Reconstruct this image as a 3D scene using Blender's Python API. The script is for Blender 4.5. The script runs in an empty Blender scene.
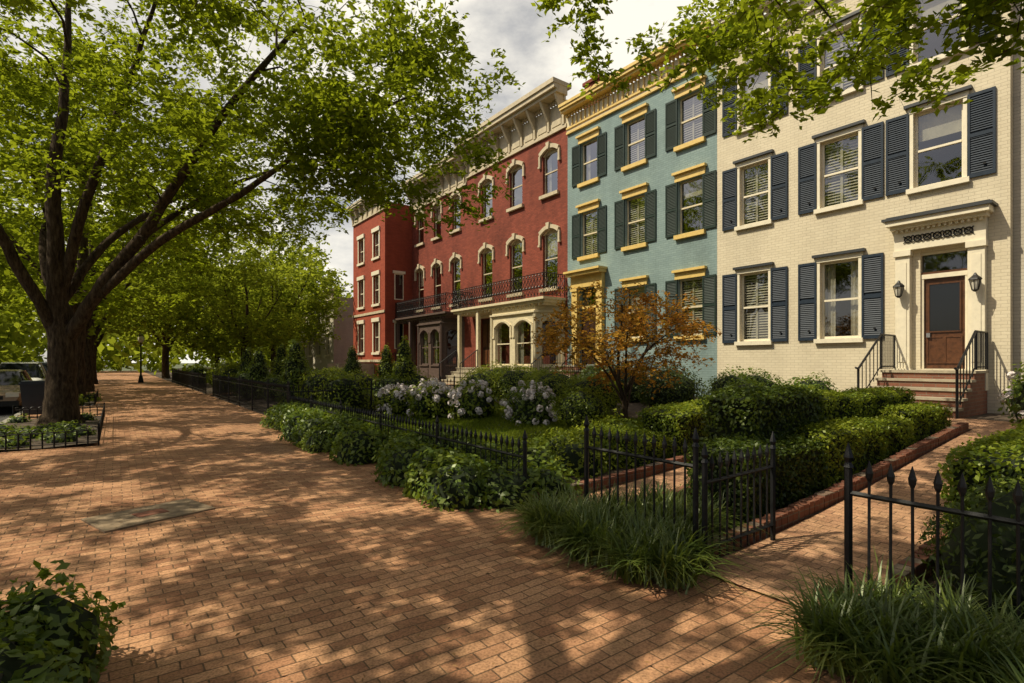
import bpy, bmesh, math, random
import numpy as np
from mathutils import Vector, Matrix, noise as mnoise
random.seed(3)
rng=np.random.default_rng(11)
scene=bpy.context.scene
scene.view_settings.view_transform='Standard'
scene.view_settings.look='None'
scene.view_settings.exposure=0
# ------------------------------------------------------------------ materials
M={}
def new_mat(name):
    m=bpy.data.materials.new(name); m.use_nodes=True
    nt=m.node_tree; nt.nodes.clear()
    out=nt.nodes.new('ShaderNodeOutputMaterial')
    M[name]=m
    return m,nt,out
def N(nt,t,**kw):
    n=nt.nodes.new(t)
    for k,v in kw.items():
        if k in n.inputs.keys(): n.inputs[k].default_value=v
        else: setattr(n,k,v)
    return n
def L(nt,a,b): nt.links.new(a,b)
def c4(c): return (c[0],c[1],c[2],1)
def mixrgb(nt,fac,a,b,blend='MIX'):
    n=nt.nodes.new('ShaderNodeMix'); n.data_type='RGBA'; n.blend_type=blend
    for s,v in ((n.inputs[0],fac),(n.inputs[6],a),(n.inputs[7],b)):
        if isinstance(v,bpy.types.NodeSocket): nt.links.new(v,s)
        elif isinstance(v,(int,float)): s.default_value=v
        else: s.default_value=c4(v)
    return n.outputs[2]
def ramp(nt,fac,stops):
    n=nt.nodes.new('ShaderNodeValToRGB')
    while len(n.color_ramp.elements)<len(stops): n.color_ramp.elements.new(0.5)
    for e,(p,c) in zip(n.color_ramp.elements,stops):
        e.position=p; e.color=c4(c) if hasattr(c,'__len__') else (c,c,c,1)
    L(nt,fac,n.inputs[0]); return n.outputs[0]
def plain(name,col,rough=0.6,var=0.12,scale=6,bump=0.1,metal=0.0,spec=0.5):
    m,nt,out=new_mat(name)
    b=N(nt,'ShaderNodeBsdfPrincipled',Roughness=rough,Metallic=metal)
    b.inputs['Specular IOR Level'].default_value=spec
    tc=N(nt,'ShaderNodeTexCoord')
    n1=N(nt,'ShaderNodeTexNoise',Scale=scale,Detail=4.0,Roughness=0.65)
    L(nt,tc.outputs['Object'],n1.inputs['Vector'])
    d=tuple(x*(1-var*2) for x in col); l=tuple(min(1,x*(1+var*1.4)) for x in col)
    L(nt,ramp(nt,n1.outputs[0],[(0.3,d),(0.5,col),(0.72,l)]),b.inputs['Base Color'])
    if bump:
        n2=N(nt,'ShaderNodeTexNoise',Scale=scale*7,Detail=2.0)
        L(nt,tc.outputs['Object'],n2.inputs['Vector'])
        bp=N(nt,'ShaderNodeBump',Strength=bump,Distance=0.01)
        L(nt,n2.outputs[0],bp.inputs['Height']); L(nt,bp.outputs[0],b.inputs['Normal'])
    L(nt,b.outputs[0],out.inputs[0]); return m
def wall_brick(name,c1,c2,mortar,bw=0.21,rh=0.072,ms=0.007,rough=0.8,stain=0.35,bump=0.5):
    m,nt,out=new_mat(name)
    b=N(nt,'ShaderNodeBsdfPrincipled',Roughness=rough)
    b.inputs['Specular IOR Level'].default_value=0.25
    tc=N(nt,'ShaderNodeTexCoord'); s=N(nt,'ShaderNodeSeparateXYZ'); L(nt,tc.outputs['Object'],s.inputs[0])
    add=N(nt,'ShaderNodeMath',operation='ADD'); L(nt,s.outputs[0],add.inputs[0]); L(nt,s.outputs[1],add.inputs[1])
    cb=N(nt,'ShaderNodeCombineXYZ'); L(nt,add.outputs[0],cb.inputs[0]); L(nt,s.outputs[2],cb.inputs[1])
    br=N(nt,'ShaderNodeTexBrick'); br.inputs['Scale'].default_value=1
    br.inputs['Brick Width'].default_value=bw; br.inputs['Row Height'].default_value=rh
    br.inputs['Mortar Size'].default_value=ms; br.inputs['Mortar Smooth'].default_value=0.3
    br.inputs['Color1'].default_value=c4(c1); br.inputs['Color2'].default_value=c4(c2); br.inputs['Mortar'].default_value=c4(mortar)
    L(nt,cb.outputs[0],br.inputs['Vector'])
    n1=N(nt,'ShaderNodeTexNoise',Scale=0.9,Detail=7.0,Roughness=0.7); 
    mp=N(nt,'ShaderNodeMapping'); mp.inputs['Scale'].default_value=(1,1,0.45)
    L(nt,tc.outputs['Object'],mp.inputs[0]); L(nt,mp.outputs[0],n1.inputs['Vector'])
    st=ramp(nt,n1.outputs[0],[(0.3,1-stain),(0.55,1.0),(0.8,1.0)])
    L(nt,mixrgb(nt,1.0,br.outputs[0],st,'MULTIPLY'),b.inputs['Base Color'])
    bp=N(nt,'ShaderNodeBump',Strength=bump,Distance=0.006); bp.invert=True
    L(nt,br.outputs['Fac'],bp.inputs['Height']); L(nt,bp.outputs[0],b.inputs['Normal'])
    L(nt,b.outputs[0],out.inputs[0]); return m
def leaf_mat(name,dark,mid,light,trans,tf=0.4,scale=0.8,gl=0.0):
    m,nt,out=new_mat(name)
    tc=N(nt,'ShaderNodeTexCoord'); geo=N(nt,'ShaderNodeNewGeometry')
    n1=N(nt,'ShaderNodeTexNoise',Scale=scale,Detail=2.0); L(nt,tc.outputs['Object'],n1.inputs['Vector'])
    mm=N(nt,'ShaderNodeMath',operation='MULTIPLY'); L(nt,geo.outputs['Random Per Island'],mm.inputs[0]); mm.inputs[1].default_value=0.45
    ad=N(nt,'ShaderNodeMath',operation='ADD'); L(nt,mm.outputs[0],ad.inputs[0]); L(nt,n1.outputs[0],ad.inputs[1])
    col=ramp(nt,ad.outputs[0],[(0.45,dark),(0.7,mid),(0.98,light)])
    d=N(nt,'ShaderNodeBsdfDiffuse'); L(nt,col,d.inputs[0])
    t=N(nt,'ShaderNodeBsdfTranslucent'); L(nt,mixrgb(nt,0.65,col,trans),t.inputs[0])
    mx=N(nt,'ShaderNodeMixShader'); mx.inputs[0].default_value=tf
    L(nt,d.outputs[0],mx.inputs[1]); L(nt,t.outputs[0],mx.inputs[2])
    if gl>0:
        g=N(nt,'ShaderNodeBsdfGlossy',Roughness=0.4); g.inputs[0].default_value=(0.75,0.8,0.6,1)
        m2=N(nt,'ShaderNodeMixShader'); m2.inputs[0].default_value=gl
        L(nt,mx.outputs[0],m2.inputs[1]); L(nt,g.outputs[0],m2.inputs[2]); L(nt,m2.outputs[0],out.inputs[0])
    else: L(nt,mx.outputs[0],out.inputs[0])
    return m
wall_brick('cream_painted_brick',(0.68,0.60,0.44),(0.63,0.55,0.40),(0.54,0.47,0.34),stain=0.14)
wall_brick('blue_painted_brick',(0.25,0.335,0.325),(0.215,0.295,0.29),(0.17,0.235,0.23),stain=0.25)
wall_brick('red_painted_brick',(0.28,0.066,0.038),(0.20,0.046,0.027),(0.16,0.052,0.035),stain=0.4)
wall_brick('red_brick_dark',(0.27,0.062,0.036),(0.19,0.042,0.026),(0.15,0.052,0.036),stain=0.4)
wall_brick('red_brick_bright',(0.36,0.075,0.036),(0.30,0.058,0.03),(0.22,0.062,0.04),stain=0.25)
wall_brick('beige_painted_brick',(0.55,0.50,0.40),(0.5,0.45,0.36),(0.4,0.36,0.28),stain=0.2)
wall_brick('step_brick',(0.24,0.10,0.06),(0.18,0.07,0.045),(0.2,0.15,0.11),stain=0.3)
plain('white_trim',(0.74,0.67,0.51),0.5,0.05,8,0.05)
plain('cream_trim',(0.66,0.57,0.38),0.5,0.08,8,0.08)
plain('yellow_trim',(0.68,0.48,0.15),0.5,0.08,8,0.05)
plain('stone_trim',(0.52,0.44,0.30),0.7,0.1,5,0.2)
plain('brown_trim',(0.10,0.065,0.052),0.6,0.12,8,0.1)
plain('navy_paint',(0.020,0.031,0.048),0.5,0.12,10,0.05,spec=0.25)
plain('green_paint',(0.022,0.038,0.031),0.5,0.12,10,0.05,spec=0.25)
plain('iron_black',(0.010,0.010,0.011),0.45,0.3,30,0.2,spec=0.35)
plain('cap_dark',(0.03,0.034,0.038),0.5,0.1,8,0.05)
plain('door_wood',(0.09,0.035,0.014),0.35,0.25,12,0.1)
plain('door_dark',(0.04,0.017,0.011),0.4,0.2,12,0.1)
plain('roof_dark',(0.06,0.06,0.06),0.8)
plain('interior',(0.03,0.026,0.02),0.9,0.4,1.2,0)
plain('curtain_cloth',(0.55,0.50,0.39),0.9,0.12,3,0)
plain('stone_pale',(0.36,0.31,0.22),0.8,0.15,4,0.3)
plain('cover_stone',(0.25,0.18,0.11),0.85,0.3,5,0.5)
plain('granite_kerb',(0.28,0.26,0.22),0.8,0.15,6,0.3)
plain('asphalt',(0.055,0.053,0.05),0.9,0.2,8,0.5)
plain('road_paint',(0.6,0.6,0.55),0.8,0.2,4,0.1)
plain('soil',(0.07,0.048,0.03),0.95,0.4,5,0.8)
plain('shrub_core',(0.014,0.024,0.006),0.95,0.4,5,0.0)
plain('tyre',(0.015,0.015,0.015),0.8)
plain('chrome',(0.5,0.5,0.5),0.2,0.05,5,0,metal=0.9)
plain('car_bronze',(0.34,0.24,0.16),0.25,0.05,2,0,metal=0.4)
plain('car_white',(0.75,0.75,0.72),0.25,0.03,2,0)
plain('car_dark',(0.03,0.04,0.06),0.25,0.05,2,0)
plain('bin_plastic',(0.012,0.018,0.03),0.5,0.1,6,0.05)
plain('lamp_glass',(0.7,0.66,0.55),0.3,0.03,6,0)
plain('red_light',(0.5,0.02,0.01),0.3,0.03,6,0)
plain('petal',(0.76,0.68,0.66),0.7,0.12,4,0)
plain('litter',(0.24,0.13,0.05),0.9,0.4,9,0)
leaf_mat('leaf_elm',(0.034,0.064,0.006),(0.080,0.130,0.011),(0.155,0.20,0.018),(0.52,0.60,0.025),0.48,0.45)
leaf_mat('leaf_far',(0.06,0.095,0.011),(0.115,0.16,0.018),(0.19,0.235,0.028),(0.52,0.58,0.04),0.48,0.3)
leaf_mat('leaf_shrub',(0.036,0.070,0.009),(0.085,0.14,0.016),(0.18,0.23,0.026),(0.32,0.40,0.025),0.33,1.3,0.05)
leaf_mat('leaf_box',(0.07,0.11,0.011),(0.15,0.20,0.017),(0.27,0.30,0.028),(0.38,0.44,0.03),0.33,1.0,0.03)
leaf_mat('leaf_box_dark',(0.020,0.038,0.006),(0.042,0.070,0.009),(0.09,0.12,0.015),(0.16,0.21,0.018),0.3,1.3,0.04)
leaf_mat('leaf_liriope',(0.04,0.07,0.012),(0.085,0.13,0.02),(0.19,0.22,0.04),(0.25,0.31,0.035),0.33,1.5,0.08)
leaf_mat('leaf_maple',(0.13,0.12,0.016),(0.32,0.18,0.03),(0.50,0.20,0.045),(0.80,0.42,0.06),0.5,1.1)
leaf_mat('leaf_grass',(0.09,0.14,0.015),(0.15,0.20,0.02),(0.23,0.27,0.035),(0.3,0.35,0.03),0.33,0.7)
# bark
m,nt,out=new_mat('bark')
b=N(nt,'ShaderNodeBsdfPrincipled',Roughness=0.95); b.inputs['Specular IOR Level'].default_value=0.1
tc=N(nt,'ShaderNodeTexCoord'); mp=N(nt,'ShaderNodeMapping'); mp.inputs['Scale'].default_value=(1,1,0.22); L(nt,tc.outputs['Object'],mp.inputs[0])
n1=N(nt,'ShaderNodeTexNoise',Scale=16.0,Detail=6.0,Roughness=0.7); L(nt,mp.outputs[0],n1.inputs['Vector'])
L(nt,ramp(nt,n1.outputs[0],[(0.35,(0.022,0.015,0.01)),(0.55,(0.075,0.053,0.033)),(0.75,(0.14,0.105,0.068))]),b.inputs['Base Color'])
bp=N(nt,'ShaderNodeBump',Strength=0.9,Distance=0.04); L(nt,n1.outputs[0],bp.inputs['Height']); L(nt,bp.outputs[0],b.inputs['Normal']); L(nt,b.outputs[0],out.inputs[0])
# window glass (thin)
m,nt,out=new_mat('window_glass')
tr=N(nt,'ShaderNodeBsdfTransparent'); tr.inputs[0].default_value=(0.8,0.82,0.8,1)
gl=N(nt,'ShaderNodeBsdfGlossy',Roughness=0.02); gl.inputs[0].default_value=(0.9,0.9,0.9,1)
tc=N(nt,'ShaderNodeTexCoord'); nn=N(nt,'ShaderNodeTexNoise',Scale=1.6,Detail=1.0); L(nt,tc.outputs['Object'],nn.inputs['Vector'])
bp=N(nt,'ShaderNodeBump',Strength=0.25,Distance=0.03); L(nt,nn.outputs[0],bp.inputs['Height']); L(nt,bp.outputs[0],gl.inputs['Normal'])
lw=N(nt,'ShaderNodeLayerWeight',Blend=0.5)
mr=N(nt,'ShaderNodeMapRange'); mr.inputs['To Min'].default_value=0.10; mr.inputs['To Max'].default_value=0.8
L(nt,lw.outputs['Facing'],mr.inputs['Value'])
mx=N(nt,'ShaderNodeMixShader'); L(nt,mr.outputs[0],mx.inputs[0]); L(nt,tr.outputs[0],mx.inputs[1]); L(nt,gl.outputs[0],mx.inputs[2]); L(nt,mx.outputs[0],out.inputs[0])
plain('car_glass',(0.01,0.012,0.014),0.05,0.05,2,0)
# sidewalk brick paving
def paving(name,c1,c2,mortar,rot=0.0):
    m,nt,out=new_mat(name)
    b=N(nt,'ShaderNodeBsdfPrincipled'); b.inputs['Specular IOR Level'].default_value=0.2
    tc=N(nt,'ShaderNodeTexCoord'); mp=N(nt,'ShaderNodeMapping'); mp.inputs['Rotation'].default_value=(0,0,rot); L(nt,tc.outputs['Object'],mp.inputs[0])
    wn=N(nt,'ShaderNodeTexNoise',Scale=1.3,Detail=1.0); L(nt,tc.outputs['Object'],wn.inputs['Vector'])
    vm=N(nt,'ShaderNodeVectorMath',operation='MULTIPLY_ADD'); L(nt,wn.outputs[1],vm.inputs[0]); vm.inputs[1].default_value=(0.06,0.06,0); L(nt,mp.outputs[0],vm.inputs[2])
    br=N(nt,'ShaderNodeTexBrick'); br.inputs['Scale'].default_value=1; br.inputs['Brick Width'].default_value=0.20; br.inputs['Row Height'].default_value=0.096
    br.inputs['Mortar Size'].default_value=0.005; br.inputs['Mortar Smooth'].default_value=0.5; br.inputs['Bias'].default_value=-0.1
    br.inputs['Color1'].default_value=c4(c1); br.inputs['Color2'].default_value=c4(c2); br.inputs['Mortar'].default_value=c4(mortar)
    L(nt,vm.outputs[0],br.inputs['Vector'])
    n1=N(nt,'ShaderNodeTexNoise',Scale=0.7,Detail=6.0,Roughness=0.7); L(nt,tc.outputs['Object'],n1.inputs['Vector'])
    n2=N(nt,'ShaderNodeTexNoise',Scale=70.0,Detail=2.0); L(nt,tc.outputs['Object'],n2.inputs['Vector'])
    n3=N(nt,'ShaderNodeTexNoise',Scale=5.0,Detail=5.0,Roughness=0.75); L(nt,tc.outputs['Object'],n3.inputs['Vector'])
    st=ramp(nt,n1.outputs[0],[(0.3,0.62),(0.5,0.95),(0.75,1.12)])
    c=mixrgb(nt,1.0,br.outputs[0],st,'MULTIPLY')
    c=mixrgb(nt,ramp(nt,n3.outputs[0],[(0.48,0.0),(0.72,0.6)]),c,(0.27,0.165,0.085))
    c=mixrgb(nt,1.0,c,ramp(nt,n2.outputs[0],[(0.3,0.62),(0.6,1.12)]),'MULTIPLY')
    L(nt,c,b.inputs['Base Color'])
    L(nt,ramp(nt,n1.outputs[0],[(0.3,0.65),(0.7,0.9)]),b.inputs['Roughness'])
    inv=N(nt,'ShaderNodeMath',operation='MULTIPLY_ADD'); L(nt,br.outputs['Fac'],inv.inputs[0]); inv.inputs[1].default_value=-1.0; 
    L(nt,n3.outputs[0],inv.inputs[2])
    bp=N(nt,'ShaderNodeBump',Strength=0.8,Distance=0.012); L(nt,inv.outputs[0],bp.inputs['Height']); L(nt,bp.outputs[0],b.inputs['Normal'])
    L(nt,b.outputs[0],out.inputs[0])
paving('brick_paving',(0.56,0.305,0.165),(0.32,0.148,0.078),(0.17,0.105,0.06))
paving('brick_walk',(0.54,0.31,0.18),(0.37,0.195,0.115),(0.2,0.13,0.08),math.pi/2)
# ------------------------------------------------------------------ mesh helpers
def empty(name,loc=(0,0,0)):
    o=bpy.data.objects.new(name,None); scene.collection.objects.link(o); o.location=loc; return o
def mesh_obj(name,verts,faces,mats,midx=None,parent=None,smooth=False):
    me=bpy.data.meshes.new(name); me.from_pydata(verts,[],faces)
    for k in mats: me.materials.append(M[k])
    if midx is not None: me.polygons.foreach_set('material_index',midx)
    if smooth: me.polygons.foreach_set('use_smooth',[True]*len(me.polygons))
    me.update()
    o=bpy.data.objects.new(name,me); scene.collection.objects.link(o)
    if parent: o.parent=parent
    return o
class Part:
    """local frame: a along wall, z up, d outward from the wall"""
    def __init__(s,O=(0,0,0),du=(0,1,0),dn=(-1,0,0)):
        s.O=Vector(O); s.du=Vector(du); s.dn=Vector(dn); s.v=[]; s.f=[]; s.m=[]; s.mats=[]
    def frame(s,O,du=(0,1,0),dn=(-1,0,0)):
        s.O=Vector(O); s.du=Vector(du); s.dn=Vector(dn); return s
    def mi(s,k):
        if k not in s.mats: s.mats.append(k)
        return s.mats.index(k)
    def face(s,pts,mat):
        i=len(s.v)
        for a,z,d in pts:
            p=s.O+s.du*a+s.dn*d; s.v.append((p.x,p.y,p.z+z))
        s.f.append(tuple(range(i,i+len(pts)))); s.m.append(s.mi(mat))
    def box(s,a0,a1,z0,z1,d0,d1,mat,bev=0):
        i=len(s.v)
        for a,z,d in ((a0,z0,d0),(a1,z0,d0),(a1,z1,d0),(a0,z1,d0),(a0,z0,d1),(a1,z0,d1),(a1,z1,d1),(a0,z1,d1)):
            p=s.O+s.du*a+s.dn*d; s.v.append((p.x,p.y,p.z+z))
        for q in ((3,2,1,0),(4,5,6,7),(0,1,5,4),(2,3,7,6),(1,2,6,5),(3,0,4,7)):
            s.f.append(tuple(i+k for k in q)); s.m.append(s.mi(mat))
    def prism(s,pts,d0,d1,mat):
        n=len(pts); i=len(s.v)
        for d in (d0,d1):
            for a,z in pts:
                p=s.O+s.du*a+s.dn*d; s.v.append((p.x,p.y,p.z+z))
        s.f.append(tuple(range(i+n-1,i-1,-1))); s.f.append(tuple(range(i+n,i+2*n))); s.m+= [s.mi(mat)]*2
        for k in range(n):
            k2=(k+1)%n; s.f.append((i+k,i+k2,i+n+k2,i+n+k)); s.m.append(s.mi(mat))
    def tube(s,pts,rad,mat,sides=6):
        """pts world coords"""
        pts=[Vector(p) for p in pts]; n=len(pts); base=len(s.v)
        if not hasattr(rad,'__len__'): rad=[rad]*n
        for k,p in enumerate(pts):
            t=(pts[min(k+1,n-1)]-pts[max(k-1,0)])
            if t.length<1e-6: t=Vector((0,0,1))
            t.normalize(); ref=Vector((0,0,1)) if abs(t.z)<0.9 else Vector((1,0,0))
            x=t.cross(ref).normalized(); y=t.cross(x)
            for j in range(sides):
                an=2*math.pi*j/sides; q=p+(x*math.cos(an)+y*math.sin(an))*rad[k]; s.v.append(tuple(q))
        mi=s.mi(mat)
        for k in range(n-1):
            for j in range(sides):
                j2=(j+1)%sides; s.f.append((base+k*sides+j,base+k*sides+j2,base+(k+1)*sides+j2,base+(k+1)*sides+j)); s.m.append(mi)
        s.f.append(tuple(base+j for j in range(sides))); s.m.append(mi)
        s.f.append(tuple(base+(n-1)*sides+j for j in range(sides-1,-1,-1))); s.m.append(mi)
    def build(s,name,parent=None,smooth=False,recalc=True):
        o=mesh_obj(name,s.v,s.f,s.mats,s.m,parent,smooth)
        if recalc:
            bm=bmesh.new(); bm.from_mesh(o.data); bmesh.ops.recalc_face_normals(bm,faces=bm.faces); bm.to_mesh(o.data); bm.free()
        return o
def wall(p,a0,a1,z0,z1,ops,mat,reveal=0.16,rmat=None):
    A=sorted(set([a0,a1]+[x for o in ops for x in o[:2]])); Z=sorted(set([z0,z1]+[x for o in ops for x in o[2:4]]))
    for i in range(len(A)-1):
        for j in range(len(Z)-1):
            ca=(A[i]+A[i+1])/2; cz=(Z[j]+Z[j+1])/2
            if any(o[0]<ca<o[1] and o[2]<cz<o[3] for o in ops): continue
            p.face([(A[i],Z[j],0),(A[i+1],Z[j],0),(A[i+1],Z[j+1],0),(A[i],Z[j+1],0)],mat)
    rm=rmat or mat
    for o in ops:
        b0,b1,y0,y1=o[:4]; r=-reveal
        p.face([(b0,y0,0),(b1,y0,0),(b1,y0,r),(b0,y0,r)],rm); p.face([(b0,y1,0),(b1,y1,0),(b1,y1,r),(b0,y1,r)],rm)
        p.face([(b0,y0,0),(b0,y1,0),(b0,y1,r),(b0,y0,r)],rm); p.face([(b1,y0,0),(b1,y1,0),(b1,y1,r),(b1,y0,r)],rm)
def arcz(t,zt,rise): # t in -1..1
    return zt-rise*t*t
def window(w,g,ac,wd,z0,z1,frame,nx=2,ny=1,arch=0,blind=None,dd=0.0):
    a0=ac-wd/2; a1=ac+wd/2; f=0.05; dF=-0.11-dd; dB=-0.155-dd
    w.box(a0,a0+f,z0,z1,dB,dF,frame); w.box(a1-f,a1,z0,z1,dB,dF,frame)
    w.box(a0+f,a1-f,z0,z0+f*1.3,dB,dF+0.002,frame); w.box(a0+f,a1-f,z1-f-arch,z1,dB,dF+0.002,frame)
    zm=(z0+z1)/2; w.box(a0+f,a1-f,zm-0.025,zm+0.025,dB,dF+0.012,frame)
    for (s0,s1) in ((z0+f*1.3,zm-0.025),(zm+0.025,z1-f-arch)):
        for k in range(1,nx):
            x=a0+f+(wd-2*f)*k/nx; w.box(x-0.011,x+0.011,s0,s1,dB+0.015,dF-0.008,frame)
        for k in range(1,ny):
            x=s0+(s1-s0)*k/ny; w.box(a0+f,a1-f,x-0.011,x+0.011,dB+0.017,dF-0.010,frame)
    g.face([(a0+f,z0+f,dB+0.02),(a1-f,z0+f,dB+0.02),(a1-f,z1-f,dB+0.02),(a0+f,z1-f,dB+0.02)],'window_glass')
    if blind=='slats':
        z=z0+0.06
        while z<z1-0.06:
            w.face([(a0+f,z,dB-0.03),(a1-f,z,dB-0.03),(a1-f,z+0.05,dB-0.07),(a0+f,z+0.05,dB-0.07)],'curtain_cloth'); z+=0.075
        w.box(ac-0.03,ac+0.03,z0+f,z1-f,dB-0.03,dB-0.01,'curtain_cloth')
    elif blind=='shade':
        zz=z1-(z1-z0)*random.uniform(0.3,0.55)
        w.face([(a0+f,zz,dB-0.06),(a1-f,zz,dB-0.06),(a1-f,z1,dB-0.06),(a0+f,z1,dB-0.06)],'curtain_cloth')
    elif blind=='curtain':
        n=6
        for side in (0,1):
            for k in range(n):
                e0=(wd*0.30)*k/n; e1=(wd*0.30)*(k+1)/n
                x0=a0+e0 if side==0 else a1-e0; x1=a0+e1 if side==0 else a1-e1
                w.face([(x0,z0,dB-0.10-0.03*(k%2)),(x1,z0,dB-0.10-0.03*((k+1)%2)),(x1,z1,dB-0.10-0.03*((k+1)%2)),(x0,z1,dB-0.10-0.03*(k%2))],'curtain_cloth')
def shutter(p,a0,a1,z0,z1,mat):
    s=0.045; p.box(a0,a0+s,z0,z1,0.01,0.05,mat); p.box(a1-s,a1,z0,z1,0.01,0.05,mat)
    zm=(z0+z1)/2
    for c in ((z0,z0+0.08),(zm-0.04,zm+0.04),(z1-0.07,z1)): p.box(a0+s,a1-s,c[0],c[1],0.01,0.048,mat)
    p.face([(a0+s,z0,0.013),(a1-s,z0,0.013),(a1-s,z1,0.013),(a0+s,z1,0.013)],mat)
    z=z0+0.09
    while z<z1-0.09:
        if abs(z-zm)>0.06: p.face([(a0+s,z,0.042),(a1-s,z,0.042),(a1-s,z+0.045,0.016),(a0+s,z+0.045,0.016)],mat)
        z+=0.05
def archhood(p,w,ac,wd,zt,rise,wallmat,trim,th=0.17,proj=0.11,key=True,ext=0.10):
    n=10; a0=ac-wd/2
    for k in range(n):
        t0=-1+2*k/n; t1=-1+2*(k+1)/n; y0=ac+t0*wd/2; y1=ac+t1*wd/2
        w.face([(y0,arcz(t0,zt,rise),0),(y1,arcz(t1,zt,rise),0),(y1,zt,0),(y0,zt,0)],wallmat)
        w.face([(y0,arcz(t0,zt,rise),0),(y1,arcz(t1,zt,rise),0),(y1,arcz(t1,zt,rise),-0.15),(y0,arcz(t0,zt,rise),-0.15)],trim)
    W=wd/2+ext; o=[];i=[]
    for k in range(n+1):
        t=-1+2*k/n; i.append((ac+t*W,arcz(t,zt+0.02,rise*1.15))); o.append((ac+t*(W+0.07),arcz(t,zt+0.02+th,rise*1.1)))
    for k in range(n): p.prism([i[k],i[k+1],o[k+1],o[k]],0.002,proj,trim)
    for sgn in (-1,1):
        e=i[0] if sgn<0 else i[-1]
        p.box(min(e[0],e[0]+sgn*0.10),max(e[0],e[0]+sgn*0.10),e[1]-0.38,e[1]+0.05,0.003,proj*0.8,trim)
        p.box(min(e[0],e[0]+sgn*0.13),max(e[0],e[0]+sgn*0.13),e[1]-0.46,e[1]-0.38,0.004,proj*0.95,trim)
    if key:
        p.prism([(ac-0.06,zt-0.02),(ac+0.06,zt-0.02),(ac+0.11,zt+th+0.10),(ac-0.11,zt+th+0.10)],0.004,proj+0.06,trim)
def cornice(p,a0,a1,zb,zt,mat,proj,nb,dent=True,mat2=None):
    H=zt-zb; mat2=mat2 or mat
    p.box(a0,a1,zb,zb+0.08*H,0.003,0.09,mat)
    p.box(a0,a1,zb+0.08*H,zb+0.62*H,0.002,0.045,mat2)
    if dent:
        x=a0+0.05
        while x<a1-0.08:
            p.box(x,x+0.08,zb+0.62*H,zb+0.72*H,0.046,0.15,mat); x+=0.16
    p.box(a0,a1,zb+0.72*H,zb+0.80*H,0.003,proj*0.75,mat)
    p.box(a0,a1,zb+0.80*H,zb+0.90*H,0.004,proj*0.92,mat)
    p.box(a0-0.02,a1+0.02,zb+0.90*H,zt,-0.2,proj,mat)
    for k in range(nb):
        c=a0+0.15+(a1-a0-0.3)*k/(nb-1)
        pts=[(0.046,zb+0.05*H),(0.12,zb+0.08*H),(0.14,zb+0.3*H),(proj*0.6,zb+0.6*H),(proj*0.72,zb+0.715*H),(0.046,zb+0.715*H)]
        i=len(p.v)
        for a in (c-0.055,c+0.055):
            for d,z in pts:
                q=p.O+p.du*a+p.dn*d; p.v.append((q.x,q.y,q.z+z))
        n=len(pts); mi=p.mi(mat)
        p.f.append(tuple(range(i+n-1,i-1,-1))); p.f.append(tuple(range(i+n,i+2*n))); p.m+=[mi]*2
        for j in range(n):
            j2=(j+1)%n; p.f.append((i+j,i+j2,i+n+j2,i+n+j)); p.m.append(mi)
def shell(p,X,y0,y1,z0,zt,wallmat,depth=11):
    p.frame((X,0,0))
    for y in (y0,y1): p.face([(y,z0,0),(y,zt,0),(y,zt,-depth),(y,z0,-depth)],wallmat)
    p.face([(y0,z0,-depth),(y1,z0,-depth),(y1,zt,-depth),(y0,zt,-depth)],wallmat)
    p.face([(y0,zt-0.25,-0.01),(y1,zt-0.25,-0.01),(y1,zt-0.25,-depth),(y0,zt-0.25,-depth)],'roof_dark')
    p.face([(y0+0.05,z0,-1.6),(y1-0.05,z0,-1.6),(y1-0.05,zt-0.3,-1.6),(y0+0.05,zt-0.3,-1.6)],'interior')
def chimney(p,X,y,z0,z1,mat):
    p.frame((X,0,0)); p.box(y-0.45,y+0.45,z0,z1,-0.7,0,mat); p.box(y-0.52,y+0.52,z1,z1+0.15,-0.78,0.07,mat)
    for k in (-0.22,0.22): p.tube([(X+0.35,y+k,z1+0.15),(X+0.35,y+k,z1+0.5)],0.11,'step_brick',8)
def rail(p,pts,h,mat='iron_black',sp=0.12,ornate=False):
    """world polyline at base; vertical railing"""
    for q in range(len(pts)-1):
        a=Vector(pts[q]); b=Vector(pts[q+1]); n=max(1,int((b-a).length/sp)); up=Vector((0,0,1))
        p.tube([a+up*h,b+up*h],0.022,mat,5); p.tube([a+up*0.08,b+up*0.08],0.014,mat,4)
        if ornate: p.tube([a+up*(h-0.16),b+up*(h-0.16)],0.012,mat,4)
        for k in range(n+1):
            c=a.lerp(b,k/n); p.tube([c+up*0.02,c+up*h],0.011 if 0<k<n else 0.025,mat,4)
            if ornate and k<n:
                c2=a.lerp(b,(k+1)/n); m=h*0.42
                p.tube([c+up*0.1,c2+up*m,c+up*(h-0.18)],0.014,mat,3); p.tube([c2+up*0.1,c+up*m,c2+up*(h-0.18)],0.014,mat,3)
                cm=(c+c2)/2; p.tube([cm+up*(m-0.06),cm+up*m,cm+up*(m+0.06)],[0.01,0.05,0.01],mat,5); p.tube([cm+up*(h-0.13),cm+up*(h-0.08),cm+up*(h-0.03)],[0.01,0.04,0.01],mat,5)
def steps(p,y0,y1,x_top,ztop,zbot,n,mat,run=0.29,cap='stone_pale',landing=1.0,house_x=14.8):
    rise=(ztop-zbot)/n
    for k in range(n):
        xf=x_top-run*k
        p.frame((0,0,0),(0,1,0),(1,0,0))
        z1=ztop-rise*k
        p.box(y0-0.001*k,y1+0.001*k,zbot-0.4-0.01*k,z1-0.05,xf,x_top-run*(k-1) if k>0 else house_x-0.01,mat)
        p.box(y0-0.03,y1+0.03,z1-0.05,z1,xf-0.03,(x_top-run*(k-1)-0.002) if k>0 else house_x-0.01,cap)
GX0,GX1=3.6,13.0
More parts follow.
